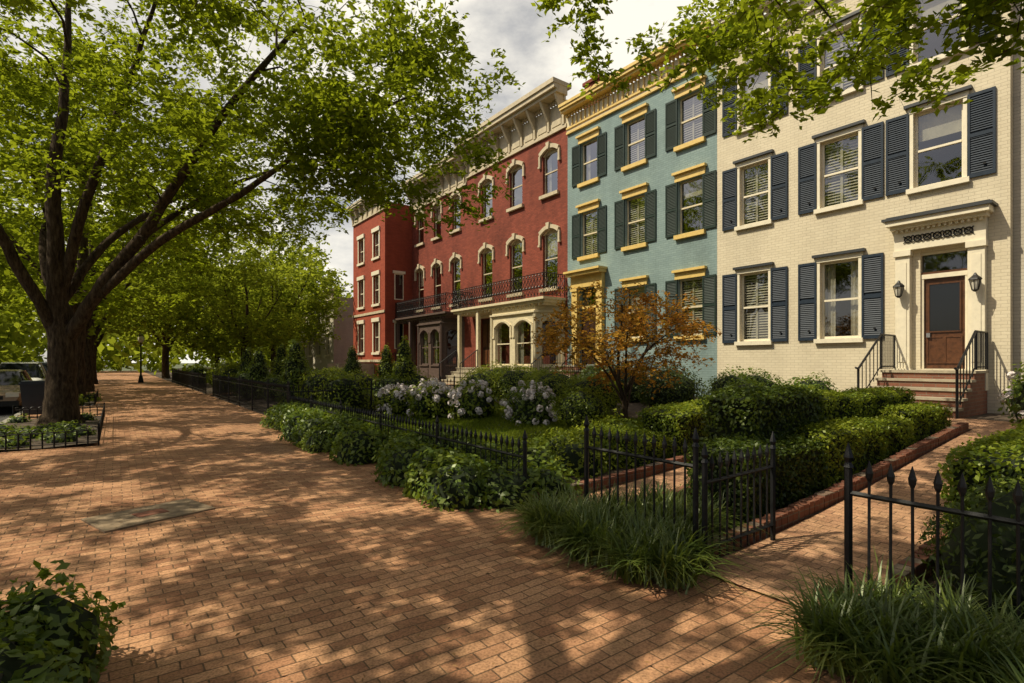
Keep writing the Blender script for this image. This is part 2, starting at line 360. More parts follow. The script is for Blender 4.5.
def g(x):
    t=min(1,max(0,(x-GX0)/(GX1-GX0))); t=t*t*(3-2*t); return 0.54*t
HX=14.8
# ------------------------------------------------------------------ CREAM HOUSE
def fixparent(E):
    bpy.context.view_layer.update()
    for c in E.children: c.matrix_parent_inverse=E.matrix_world.inverted()
def cream_house():
    E=empty('painted_brick_house',(HX,5.9,0))
    y0,y1=2.59,9.25; zt=11.0
    Wn=[(8.08,0.86,2.2,4.2,'slats'),(5.83,0.90,2.2,4.2,'curtain'),
        (8.08,0.86,5.6,7.35,'slats'),(5.83,0.90,5.6,7.35,'slats'),(3.8,0.90,5.6,7.35,'shade'),
        (8.08,0.86,8.45,10.1,'shade'),(5.83,0.90,8.45,10.1,'slats'),(3.8,0.90,8.45,10.1,'shade')]
    w=Part((HX,0,0)); ops=[(a-b/2,a+b/2,c,d) for a,b,c,d,_ in Wn]
    door=(3.28,4.12,1.45,4.1); ops.append(door)
    wall(w,y0,y1,0.2,zt,ops,'cream_painted_brick'); shell(w,HX,y0,y1,0.2,zt,'cream_painted_brick'); 
    chimney(w,HX+2.5,9.0,zt-0.5,zt+1.4,'red_brick_dark')
    w.build('walls',E)
    w=Part((HX,0,0)); gl=Part((HX,0,0)); t=Part((HX,0,0)); s=Part((HX,0,0))
    for a,b,c,d,bl in Wn:
        window(w,gl,a,b,c,d,'white_trim',1,1,blind=bl)
        for x0,x1 in ((a-b/2-0.07,a-b/2),(a+b/2,a+b/2+0.07)): t.box(x0,x1,c,d,0.002,0.025,'white_trim')
        t.box(a-b/2-0.12,a+b/2+0.12,c-0.11,c,0.002,0.10,'white_trim')
        t.box(a-b/2-0.10,a+b/2+0.10,d,d+0.13,0.002,0.04,'white_trim')
        t.box(a-b/2-0.16,a+b/2+0.16,d+0.13,d+0.20,0.002,0.12,'cap_dark')
        for x0,x1 in ((a-b/2-0.07-0.47,a-b/2-0.08),(a+b/2+0.08,a+b/2+0.07+0.47)):
            shutter(s,x0,x1,c-0.03,d+0.03,'navy_paint')
            s.box(x0+0.15,x0+0.2,c+0.2,c+0.23,0.05,0.07,'iron_black')
    w.build('windows',E); gl.build('window_panes',E,recalc=False); s.build('shutters',E)
    cornice(t,y0,y1,zt-0.1,zt+0.8,'white_trim',0.5,12)
    for c in (3.10,4.42):
        t.box(c-0.14,c+0.14,1.0,4.05,0.002,0.16,'white_trim'); t.box(c-0.17,c+0.17,1.0,1.45,0.003,0.20,'white_trim')
        t.box(c-0.17,c+0.17,4.05,4.18,0.003,0.21,'white_trim'); t.box(c-0.08,c+0.08,1.6,3.9,0.16,0.175,'white_trim')
    t.box(2.94,4.58,4.18,4.66,0.003,0.17,'white_trim')
    t.box(2.90,4.62,4.66,4.74,0.002,0.30,'white_trim'); t.box(2.84,4.68,4.74,4.86,0.003,0.42,'white_trim'); t.box(2.78,4.74,4.86,4.92,0.002,0.47,'cap_dark')
    t.box(2.84,4.68,4.92,4.96,0.004,0.36,'cap_dark')
    x=2.98
    while x<4.54: t.box(x,x+0.05,4.60,4.66,0.172,0.25,'white_trim'); x+=0.1
    for k in range(7):
        c=3.22+k*0.18
        pts=[(HX-0.19,c+0.07*math.cos(q),4.42+0.07*math.sin(q)) for q in np.linspace(0,2*math.pi,11)]
        t.tube(pts,0.014,'iron_black',4)
        t.tube([(HX-0.19,c-0.09,4.34),(HX-0.19,c,4.42),(HX-0.19,c+0.09,4.34)],0.012,'iron_black',4)
        t.tube([(HX-0.19,c-0.09,4.50),(HX-0.19,c,4.42),(HX-0.19,c+0.09,4.50)],0.012,'iron_black',4)
    t.build('trim',E)
    d=Part((HX,0,0))
    d.box(3.28,4.12,3.50,3.60,-0.16,-0.04,'white_trim'); d.box(3.28,3.33,1.45,3.5,-0.16,-0.05,'white_trim'); d.box(4.07,4.12,1.45,3.5,-0.16,-0.05,'white_trim')
    d.box(3.28,4.12,3.6,3.65,-0.15,-0.06,'door_wood'); d.box(3.28,4.12,4.05,4.1,-0.15,-0.06,'white_trim')
    d.face([(3.28,3.6,-0.13),(4.12,3.6,-0.13),(4.12,4.1,-0.13),(3.28,4.1,-0.13)],'window_glass')
    d.box(3.33,4.07,1.45,3.5,-0.16,-0.11,'door_wood')
    for a0,a1,z0,z1,mt in ((3.41,3.67,1.6,2.15,'door_wood'),(3.73,3.99,1.6,2.15,'door_wood'),(3.43,3.97,2.3,3.36,'car_glass')):
        d.box(a0,a1,z0,z1,-0.11,-0.095,mt)
        for q in ((a0-0.03,a0,z0-0.03,z1+0.03),(a1,a1+0.03,z0-0.03,z1+0.03)): d.box(q[0],q[1],q[2],q[3],-0.11,-0.08,'door_wood')
        d.box(a0,a1,z0-0.03,z0,-0.11,-0.082,'door_wood'); d.box(a0,a1,z1,z1+0.03,-0.11,-0.082,'door_wood')
    d.box(3.95,4.02,2.16,2.26,-0.095,-0.04,'chrome')
    d.build('door',E)
    for c in (3.08,4.44):
        q=Part((HX,0,0)); q.box(c-0.03,c+0.03,3.28,3.42,0.176,0.20,'iron_black'); q.tube([(HX-0.2,c,3.4),(HX-0.27,c,3.47),(HX-0.33,c,3.42)],0.012,'iron_black',5)
        def ring(r,z): return [(HX-0.33+r*math.cos(k*math.pi/3),c+r*math.sin(k*math.pi/3),z) for k in range(6)]
        for k in range(6):
            A=ring(0.055,3.12)[k]; Bq=ring(0.10,3.33)[k]; q.tube([A,Bq],0.008,'iron_black',4)
        q.tube([(HX-0.33,c,3.13),(HX-0.33,c,3.32)],[0.045,0.085],'lamp_glass',6)
        q.tube([(HX-0.33,c,3.33),(HX-0.33,c,3.36),(HX-0.33,c,3.43),(HX-0.33,c,3.48)],[0.12,0.11,0.04,0.012],'iron_black',6)
        q.tube([(HX-0.33,c,3.08),(HX-0.33,c,3.12)],[0.02,0.065],'iron_black',6)
        q.build('lantern',E)
    st=Part(); steps(st,2.95,4.55,HX-1.0,1.42,0.55,5,'step_brick'); st.build('steps',E)
    r=Part()
    for y in (2.93,4.57):
        rail(r,[(HX-0.15,y,1.42),(HX-1.0,y,1.42)],0.8); 
        A=Vector((HX-1.0,y,1.42)); Bv=Vector((HX-2.25,y,0.66)); up=Vector((0,0,1))
        r.tube([A+up*0.8,Bv+up*0.8,Bv+up*0.8+Vector((-0.12,0,0.02))],0.025,'iron_black',5); r.tube([A+up*0.1,Bv+up*0.1],0.014,'iron_black',4); r.tube([Bv-up*0.15,Bv+up*0.8],0.025,'iron_black',5)
        for k in range(1,6):
            c=A.lerp(Bv,k/6); r.tube([c,c+up*0.8],0.010,'iron_black',4)
    r.build('stair_railing',E)
    return E
fixparent(cream_house())
# ------------------------------------------------------------------ BLUE HOUSE
def blue_house():
    E=empty('blue_brick_house',(HX,12.6,0)); y0,y1=9.252,15.97; zt=11.0
    cs=(14.74,12.46,10.2); Wn=[]
    for c in cs:
        Wn+= [(c,0.92,5.75,7.5,random.choice(['shade','curtain','slats'])),(c,0.92,8.65,10.25,random.choice(['shade','curtain','slats']))]
    Wn+=[(12.46,0.92,2.45,4.3,'shade'),(10.2,0.92,2.45,4.3,'slats')]
    w=Part((HX,0,0)); ops=[(a-b/2,a+b/2,c,d) for a,b,c,d,_ in Wn]+[(14.25,15.25,1.5,4.5)]
    wall(w,y0,y1,0.2,zt,ops,'blue_painted_brick'); shell(w,HX,y0,y1,0.2,zt,'red_brick_dark')
    chimney(w,HX+1.6,10.2,zt,zt+1.6,'red_brick_dark'); w.build('walls',E)
    w=Part((HX,0,0)); gl=Part((HX,0,0)); t=Part((HX,0,0)); s=Part((HX,0,0))
    for a,b,c,d,bl in Wn:
        window(w,gl,a,b,c,d,'cream_trim',1,1,blind=bl)
        t.box(a-b/2-0.10,a+b/2+0.10,c-0.14,c,0.002,0.11,'yellow_trim')
        t.box(a-b/2-0.10,a+b/2+0.10,d,d+0.22,0.002,0.06,'yellow_trim'); t.box(a-b/2-0.15,a+b/2+0.15,d+0.22,d+0.30,0.003,0.15,'yellow_trim')
        for x0,x1 in ((a-b/2-0.47,a-b/2-0.01),(a+b/2+0.01,a+b/2+0.47)): shutter(s,x0,x1,c-0.0,d,'green_paint')
    w.build('windows',E); gl.build('window_panes',E,recalc=False); s.build('shutters',E)
    cornice(t,y0,y1,10.85,11.95,'yellow_trim',0.5,0,mat2='cream_trim')
    t.box(y0,y1,11.05,11.12,0.046,0.09,'yellow_trim'); x=y0+0.1
    while x<y1-0.3: t.box(x,x+0.05,11.13,11.5,0.046,0.10,'yellow_trim'); x+=0.24
    for c in (14.08,15.42): t.box(c-0.15,c+0.15,1.3,4.5,0.002,0.16,'yellow_trim'); t.box(c-0.18,c+0.18,4.4,4.52,0.003,0.2,'yellow_trim')
    t.box(13.9,15.6,4.52,4.98,0.003,0.18,'yellow_trim'); t.box(13.83,15.67,4.98,5.1,0.002,0.4,'yellow_trim'); t.box(13.78,15.72,5.1,5.18,0.003,0.48,'yellow_trim')
    t.build('trim',E)
    d=Part((HX,0,0)); d.box(14.25,15.25,1.5,3.7,-0.16,-0.1,'door_dark'); d.box(14.25,15.25,3.7,3.8,-0.16,-0.05,'yellow_trim')
    d.face([(14.25,3.8,-0.12),(15.25,3.8,-0.12),(15.25,4.5,-0.12),(14.25,4.5,-0.12)],'window_glass')
    for a0 in (14.37,14.82):
        for z0,z1 in ((1.65,2.3),(2.45,3.5)): d.box(a0,a0+0.31,z0,z1,-0.1,-0.08,'door_dark')
    d.build('door',E)
    st=Part(); steps(st,13.9,15.6,HX-1.0,1.48,0.55,5,'step_brick'); st.build('steps',E)
    r=Part()
    for y in (13.88,15.62): rail(r,[(HX-0.2,y,1.48),(HX-1.0,y,1.48)],0.85); rail(r,[(HX-1.0,y,1.48),(HX-2.2,y,0.66)],0.85)
    r.build('stair_railing',E); return E
fixparent(blue_house())
# ------------------------------------------------------------------ RED HOUSES
def bay(E,ya,yb,X,zb,zt,trim,doorY,arched=True,proj=1.0,rails=True,ry0=None,ry1=None):
    ch=0.65
    pts=[(X,yb),(X-proj,yb-ch),(X-proj,ya+ch),(X,ya)]
    w=Part(); gl=Part(); t=Part()
    zs0,zs1=zb+0.95,zt-0.65
    for i in range(3):
        P=Vector((pts[i][0],pts[i][1],0)); Q=Vector((pts[i+1][0],pts[i+1][1],0)); du=(Q-P).normalized(); ln=(Q-P).length
        dn=Vector((du.y,-du.x,0)); 
        if dn.x>0: dn=-dn
        for p in (w,gl,t): p.frame(P,du,dn)
        if i==1: cs=[(ln*0.26,ln*0.36),(ln*0.74,ln*0.36)]
        else: cs=[(ln/2,ln*0.56)]
        ops=[(c-wd/2,c+wd/2,zs0,zs1) for c,wd in cs]
        wall(w,0,ln,0.2,zt,ops,trim,0.1)
        for c,wd in cs:
            window(w,gl,c,wd,zs0,zs1,trim,1,1,blind=random.choice([None,'curtain']),dd=-0.03)
            if arched: archhood(t,w,c,wd,zs1,0.22,trim,trim,0.08,0.05,False,0.03)
            t.box(c-wd/2-0.05,c+wd/2+0.05,zs0-0.08,zs0,0.002,0.07,trim)
            t.box(c-wd/2,c+wd/2,zb+0.2,zs0-0.2,0.002,0.03,trim)
        for e in (0.0,ln): t.box(e-0.07,e+0.07,zb,zt-0.3,0.0,0.05,trim)
        t.box(-0.06,ln+0.06,zb,zb+0.12,0.003,0.08,trim)
        t.box(-0.05,ln+0.05,zt-0.35,zt-0.28,0.003,0.10,trim)
    w.build('bay_walls',E); gl.build('bay_panes',E,recalc=False); t.build('bay_trim',E)
    b=Part((X,0,0)); r0=ry0 if ry0 is not None else ya; r1=ry1 if ry1 is not None else yb
    b.box(r0,r1,zt,zt+0.12,0.002,proj+0.12,trim); b.box(r0-0.06,r1+0.06,zt+0.12,zt+0.22,0.002,proj+0.24,trim)
    x=r0+0.1
    while x<r1-0.1: b.box(x,x+0.07,zt-0.10,zt,0.05,proj+0.08,trim); x+=0.3
    b.build('balcony_slab',E)
    if rails:
        r=Part(); z=zt+0.22; rail(r,[(X-0.05,r0,z),(X-proj-0.15,r0,z),(X-proj-0.15,r1,z),(X-0.05,r1,z)],0.95,sp=0.2,ornate=True); r.build('balcony_railing',E)
def red_house(name,y0,y1,cs,wallmat,trim,baytrim,zt,ztop,by,doorY,ry,wd=0.95,zadj=0.0):
    E=empty(name,(HX,(y0+y1)/2,0))
    Wn=[]
    for c in cs: Wn+=[(c,wd,4.75,7.25,'tall'),(c,wd,8.75,10.65,'n')]
    w=Part((HX,0,0)); ops=[(a-b/2,a+b/2,c,d) for a,b,c,d,_ in Wn]+[(doorY-0.5,doorY+0.5,1.35,3.75)]
    wall(w,y0,y1,0.2,zt,ops,wallmat)
    gl=Part((HX,0,0)); t=Part((HX,0,0)); wi=Part((HX,0,0))
    for a,b,c,d,k in Wn:
        window(wi,gl,a,b,c,d,trim,1,1,arch=0.12,blind=random.choice([None,'curtain','shade',None]))
        archhood(t,w,a,b,d,0.20,wallmat,trim,0.16,0.11,True)
        t.box(a-b/2-0.12,a+b/2+0.12,c-0.14,c,0.002,0.13,trim)
    shell(w,HX,y0,y1,0.2,zt+0.4,'red_brick_dark')
    chimney(w,HX+2.0,y0+0.6,zt,ztop+0.9,'red_brick_dark'); w.build('walls',E)
    wi.build('windows',E); gl.build('window_panes',E,recalc=False)
    cornice(t,y0,y1,zt-0.1,ztop,trim,0.8,9)
    for k in range(8):
        c=y0+0.15+(y1-y0-0.3)*(k+0.5)/8; t.box(c-0.28,c+0.28,zt+0.15,zt+0.55*(ztop-zt),0.046,0.07,trim)
    t.build('trim',E)
    d=Part((HX,0,0)); d.box(doorY-0.5,doorY+0.5,1.35,3.75,-0.16,-0.10,'door_dark')
    for a0 in (doorY-0.4,doorY+0.05):
        for z0,z1 in ((1.5,2.2),(2.35,3.5)): d.box(a0,a0+0.35,z0,z1,-0.1,-0.08,'door_wood')
    for c in (doorY-0.62,doorY+0.62): d.box(c-0.12,c+0.12,1.2,3.9,0.002,0.12,baytrim)
    d.box(doorY-0.8,doorY+0.8,3.78,3.98,0.004,0.16,baytrim)
    for c in (doorY-0.85,doorY+0.85): d.box(c-0.09,c+0.09,1.3,4.0,0.95,1.1,baytrim)
    d.build('door',E)
    bay(E,by[0],by[1],HX,0.5,4.0,baytrim,doorY,ry0=ry[0],ry1=ry[1])
    st=Part(); steps(st,doorY-0.95,doorY+0.95,HX-1.15,1.33,0.55,4,'stone_pale'); st.build('steps',E)
    r=Part()
    for y in (doorY-0.97,doorY+0.97): rail(r,[(HX-1.15,y,1.33),(HX-2.1,y,0.68)],0.85)
    r.build('stair_railing',E)
    return E
fixparent(red_house('red_brick_house',15.972,23.7,(17.06,19.45,21.84),'red_painted_brick','stone_trim','cream_trim',11.3,13.0,(16.2,20.6),21.9,(16.1,23.2)))
fixparent(red_house('red_brick_house',23.702,30.1,(24.8,26.9,29.0),'red_brick_dark','stone_trim','brown_trim',11.0,12.5,(24.0,27.9),29.1,(23.9,30.0),0.85))
def tower_house():
    X=13.0; E=empty('red_corner_house',(X,32.6,0)); y0,y1=30.102,35.4; zt=11.0
    w=Part((X,0,0)); gl=Part((X,0,0)); t=Part((X,0,0)); wi=Part((X,0,0)); ops=[]
    for c in (31.4,33.9):
        for z0,z1 in ((2.2,4.1),(5.2,7.0),(8.1,9.7)):
            ops.append((c-0.45,c+0.45,z0,z1)); window(wi,gl,c,0.9,z0,z1,'white_trim',1,1,blind=random.choice(['shade','curtain']))
            t.box(c-0.6,c+0.6,z0-0.14,z0,0.002,0.1,'white_trim'); t.box(c-0.6,c+0.6,z1,z1+0.24,0.002,0.1,'white_trim')
            for sg in (-1,1): t.box(min(c+sg*0.45,c+sg*0.57),max(c+sg*0.45,c+sg*0.57),z0,z1,0.002,0.04,'white_trim')
    wall(w,y0,y1,0.2,zt,ops,'red_brick_bright'); shell(w,X,y0,y1,0.2,zt+0.3,'red_brick_bright')
    t.box(y0,y1,1.6,1.75,0.002,0.08,'stone_trim'); t.box(y0,y1,4.6,4.75,0.002,0.06,'stone_trim')
    cornice(t,y0,y1,zt-0.2,zt+1.0,'stone_trim',0.5,7)
    for z0,z1 in ((2.4,4.0),(5.4,7.0)):
        t.frame((0,y0,0),(1,0,0),(0,-1,0)); t.box(13.6,14.2,z0,z1,0.002,0.03,'white_trim'); t.box(13.66,14.14,z0+0.06,z1-0.06,0.03,0.036,'car_glass'); t.box(13.5,14.3,z1,z1+0.16,0.003,0.08,'white_trim')
    w.build('walls',E); gl.build('window_panes',E,recalc=False); wi.build('windows',E); t.build('trim',E)
    st=Part(); steps(st,32.0,33.6,X-0.9,1.3,0.5,5,'stone_pale',house_x=X); st.box(31.7,31.98,0.2,1.5,X-2.3,X-0.02,'stone_pale'); st.box(33.62,33.9,0.2,1.5,X-2.3,X-0.02,'stone_pale'); st.build('steps',E)
    return E
fixparent(tower_house())
def simple_house(name,X,y0,y1,zt,wallmat,trim,cs,floors,sh=None):
    E=empty(name,(X,(y0+y1)/2,0)); w=Part((X,0,0)); gl=Part((X,0,0)); wi=Part((X,0,0)); t=Part((X,0,0)); ops=[]
    for c in cs:
        for z0,z1 in floors:
            ops.append((c-0.45,c+0.45,z0,z1)); window(wi,gl,c,0.9,z0,z1,'white_trim',2,2,blind='shade')
            t.box(c-0.58,c+0.58,z0-0.12,z0,0.002,0.1,trim); t.box(c-0.58,c+0.58,z1,z1+0.2,0.002,0.08,trim)
            if sh:
                for x0,x1 in ((c-0.93,c-0.47),(c+0.47,c+0.93)): shutter(t,x0,x1,z0,z1,sh)
    wall(w,y0,y1,0,zt,ops,wallmat); shell(w,X,y0,y1,0,zt,wallmat); cornice(t,y0,y1,zt-0.2,zt+0.7,trim,0.5,8)
    w.build('walls',E)
    if cs: gl.build('window_panes',E,recalc=False); wi.build('windows',E)
    t.build('trim',E); fixparent(E)
FL=((2.2,4.1),(5.5,7.3),(8.4,10.0))
simple_house('beige_brick_house',HX+0.25,-4.6,2.588,11.2,'beige_painted_brick','white_trim',(1.3,-1.2,-3.6),FL,'green_paint')
simple_house('white_house',14.5,44,54,7.0,'beige_painted_brick','white_trim',(45.5,48,50.5,52.7),((2.2,4.0),(4.8,6.3)))
simple_house('brick_house_across_street',-24,35,60,9.5,'red_brick_dark','white_trim',(37,40,43,46,49,52,55,58),((1.5,3.4),(5.0,6.8)))
# ------------------------------------------------------------------ GROUND
def sheet(name,x0,x1,y0,y1,z,mat,nx=1,ny=1,fn=None):
    xs=np.linspace(x0,x1,nx+1); ys=np.linspace(y0,y1,ny+1); v=[];f=[]
    for x in xs:
        for y in ys: v.append((x,y,fn(x,y) if fn else z))
    for i in range(nx):
        for j in range(ny):
            a=i*(ny+1)+j; f.append((a,a+ny+1,a+ny+2,a+1))
    return mesh_obj(name,v,f,[mat],None,None,True)
plain('ground_earth',(0.07,0.085,0.03),0.95,0.3,0.6,0.6)
sheet('ground',-500,500,-300,900,-0.15,'ground_earth')
sheet('road',-13.5,-2.45,-60,400,-0.12,'asphalt')
sheet('road_marking',-8.1,-7.98,-60,400,-0.116,'road_paint')
k=Part((0,0,0),(0,1,0),(1,0,0)); 
y=-30
while y<120: k.box(y,y+1.78,-0.3,0.0,-2.45,-2.30,'granite_kerb'); y+=1.8
k.box(-30,120,-0.3,-0.004,-13.7,-13.5,'granite_kerb'); k.build('kerb')
sheet('sidewalk',-2.30,3.62,-30,120,0.0,'brick_paving',24,600,lambda x,y:0.012*mnoise.noise(Vector((x*0.5,y*0.5,0)))-0.006)
sheet('far_sidewalk',-20,-13.7,-30,150,-0.003,'brick_paving')
sheet('garden_soil',3.60,30,-30,120,0,'soil',60,300,lambda x,y:g(x)+0.02*mnoise.noise(Vector((x,y,3)))*(1 if x>3.8 else 0)-0.022)
def walk(name,xa,xb,ya,yb):
    xs=np.linspace(xa,xb,24); v=[];f=[]
    for x in xs: v+=[(x,ya,g(x)+0.012),(x,yb,g(x)+0.012)]
    for i in range(23): f.append((2*i,2*i+2,2*i+3,2*i+1))
    mesh_obj(name,v,f,['brick_walk'])
walk('garden_path',3.56,12.6,1.42,2.42); walk('garden_path',11.2,12.62,2.422,4.5)
walk('garden_path',3.56,13.0,3.74,4.54); walk('garden_path',12.4,14,21.0,22.8); walk('garden_path',3.56,13,29,30.4)
def edging(xa,xb,y):
    p=Part(); x=xa
    while x<xb:
        p.frame((0,0,0),(0,1,0),(1,0,0)); h=0.13+0.012*random.random(); p.box(y-0.055+0.006*random.random(),y+0.055,g(x)-0.1,g(x)+h,x,x+0.10,'step_brick'); p.box(y-0.045,y+0.045,g(x)-0.1,g(x)+h-0.02,x+0.10,x+0.112,'stone_pale'); x+=0.112
    p.build('brick_edging')
edging(3.75,11.1,2.50); edging(4.3,11,1.34); edging(3.7,11,4.60); edging(4.0,8,3.66)
def stone_cover():
    p=Part((0.30,6.75,0),(math.cos(0.3),math.sin(0.3),0),(-math.sin(0.3),math.cos(0.3),0))
    p.box(-0.50,0.50,-0.05,0.010,-0.34,0.34,'cover_stone'); p.box(-0.14,0.14,0.0,0.014,-0.10,0.10,'step_brick'); p.build('stone_access_cover')
stone_cover()
# ------------------------------------------------------------------ FENCES
def spear_fence(name,pts,h,sp=0.125,post=True,low=0.1,r=0.0085):
    p=Part()
    for q in range(len(pts)-1):
        a=Vector(pts[q]); b=Vector(pts[q+1]); ln=(b-a).length; n=max(2,int(ln/sp)); up=Vector((0,0,1))
        for hh in (low+0.05,h-0.14): p.tube([a+up*hh,b+up*hh],0.016,'iron_black',4)
        for k in range(n+1):
            c=a.lerp(b,k/n); j=Vector((random.uniform(-1,1),random.uniform(-1,1),0))*0.004
            big=(k==0 or k==n) and post or (post and k%18==0)
            if big:
                p.tube([c-up*0.05,c+up*(h+0.03)],0.024,'iron_black',6)
                p.tube([c+up*(h+0.02),c+up*(h+0.05),c+up*(h+0.08),c+up*(h+0.17)],[0.033,0.018,0.03,0.003],'iron_black',6)
            else:
                p.tube([c+up*low*0.5,c+j+up*(h-0.04)],r,'iron_black',5)
                p.tube([c+j+up*(h-0.05),c+j+up*(h-0.03),c+j+up*(h+0.0),c+j+up*(h+0.075)],[0.010,0.018,0.022,0.002],'iron_black',5)
    return p.build(name)
FX=3.64
spear_fence('iron_fence',[(FX,1.38,0),(FX,-2.5,0)],0.93,sp=0.11)
spear_fence('iron_fence',[(FX,2.46,0),(FX,3.66,0)],0.92,sp=0.10,r=0.0095)
spear_fence('iron_gate',[(FX+0.03,2.40,0.0),(FX+1.0,2.36,0.02)],0.80,sp=0.09,r=0.0095)
spear_fence('iron_fence',[(FX,4.62,0),(FX,14.5,0)],0.68,r=0.007,sp=0.11)
spear_fence('iron_fence',[(FX,14.7,0),(FX,28.0,0)],0.95)
spear_fence('iron_fence',[(FX,14.6,0),(FX+5,14.6,0.06)],0.95)
spear_fence('iron_fence',[(FX,30.4,0),(FX,50.0,0)],0.95,sp=0.16)
def hoop_fence(name,pts):
    p=Part(); up=Vector((0,0,1))
    for q in range(len(pts)-1):
        a=Vector(pts[q]); b=Vector(pts[q+1]); ln=(b-a).length; n=int(ln/0.16); d=(b-a).normalized()
        p.tube([a+up*0.30,b+up*0.30],0.009,'iron_black',4); p.tube([a+up*0.08,b+up*0.08],0.009,'iron_black',4)
        for k in range(n):
            c=a.lerp(b,(k+0.5)/n); w=0.075
            p.tube([c-d*w,c-d*w+up*0.3]+[c-d*w*math.cos(t)+up*(0.3+0.07*math.sin(t)) for t in np.linspace(0,math.pi,6)]+[c+d*w],0.007,'iron_black',4)
        for e in (a,b): p.tube([e,e+up*0.42],0.018,'iron_black',6)
    p.build(name)
hoop_fence('tree_box_fence',[(-2.2,12.9,0),(-0.25,12.9,0),(-0.25,19.5,0),(-2.2,19.5,0)])
hoop_fence('tree_box_fence',[(-0.36,1.0,0),(-0.36,3.75,0),(-2.2,3.75,0)])
hoop_fence('tree_box_fence',[(-2.2,25,0),(-0.6,25,0),(-0.6,29.5,0),(-2.2,29.5,0)])
for i,(a,b) in enumerate(((12.95,19.45),(0.5,3.72),(25.05,29.45))):
    sheet('tree_box_soil',-2.25,(-0.28,-0.38,-0.62)[i],a,b,0.03,'soil',10,20,lambda x,y:0.035+0.05*mnoise.noise(Vector((x*1.5,y*1.5,9))))
# ------------------------------------------------------------------ FOLIAGE
def norm(a): return a/np.maximum(1e-9,np.linalg.norm(a,axis=1,keepdims=True))
def leaves(P,Nn,Ln,Wd,T=None,fold=0.12):
    n=len(P); Nn=norm(Nn)
    if T is None: T=rng.normal(size=(n,3))
    T=norm(T-Nn*np.sum(T*Nn,axis=1,keepdims=True)); B=np.cross(Nn,T)
    Ln=np.asarray(Ln).reshape(-1,1)*np.ones((n,1)); Wd=np.asarray(Wd).reshape(-1,1)*np.ones((n,1))
    v=np.empty((n,4,3)); v[:,0]=P-T*Ln/2; v[:,1]=P+B*Wd/2+Nn*Wd*fold-T*Ln*0.06; v[:,2]=P+T*Ln/2; v[:,3]=P-B*Wd/2+Nn*Wd*fold-T*Ln*0.06
    return v.reshape(-1,3)
def quads_obj(name,V,mats,midx=None,parent=None):
    V=np.asarray(V,dtype=np.float32); n=len(V)//4
    me=bpy.data.meshes.new(name); me.vertices.add(len(V)); me.vertices.foreach_set('co',V.ravel())
    me.loops.add(n*4); me.loops.foreach_set('vertex_index',np.arange(n*4,dtype=np.int32))
    me.polygons.add(n); me.polygons.foreach_set('loop_start',np.arange(0,n*4,4,dtype=np.int32)); me.polygons.foreach_set('loop_total',np.full(n,4,dtype=np.int32))
    for k in mats: me.materials.append(M[k])
    if midx is not None: me.polygons.foreach_set('material_index',np.asarray(midx,dtype=np.int32))
    me.update(calc_edges=True); o=bpy.data.objects.new(name,me); scene.collection.objects.link(o)
    if parent: o.parent=parent
    return o
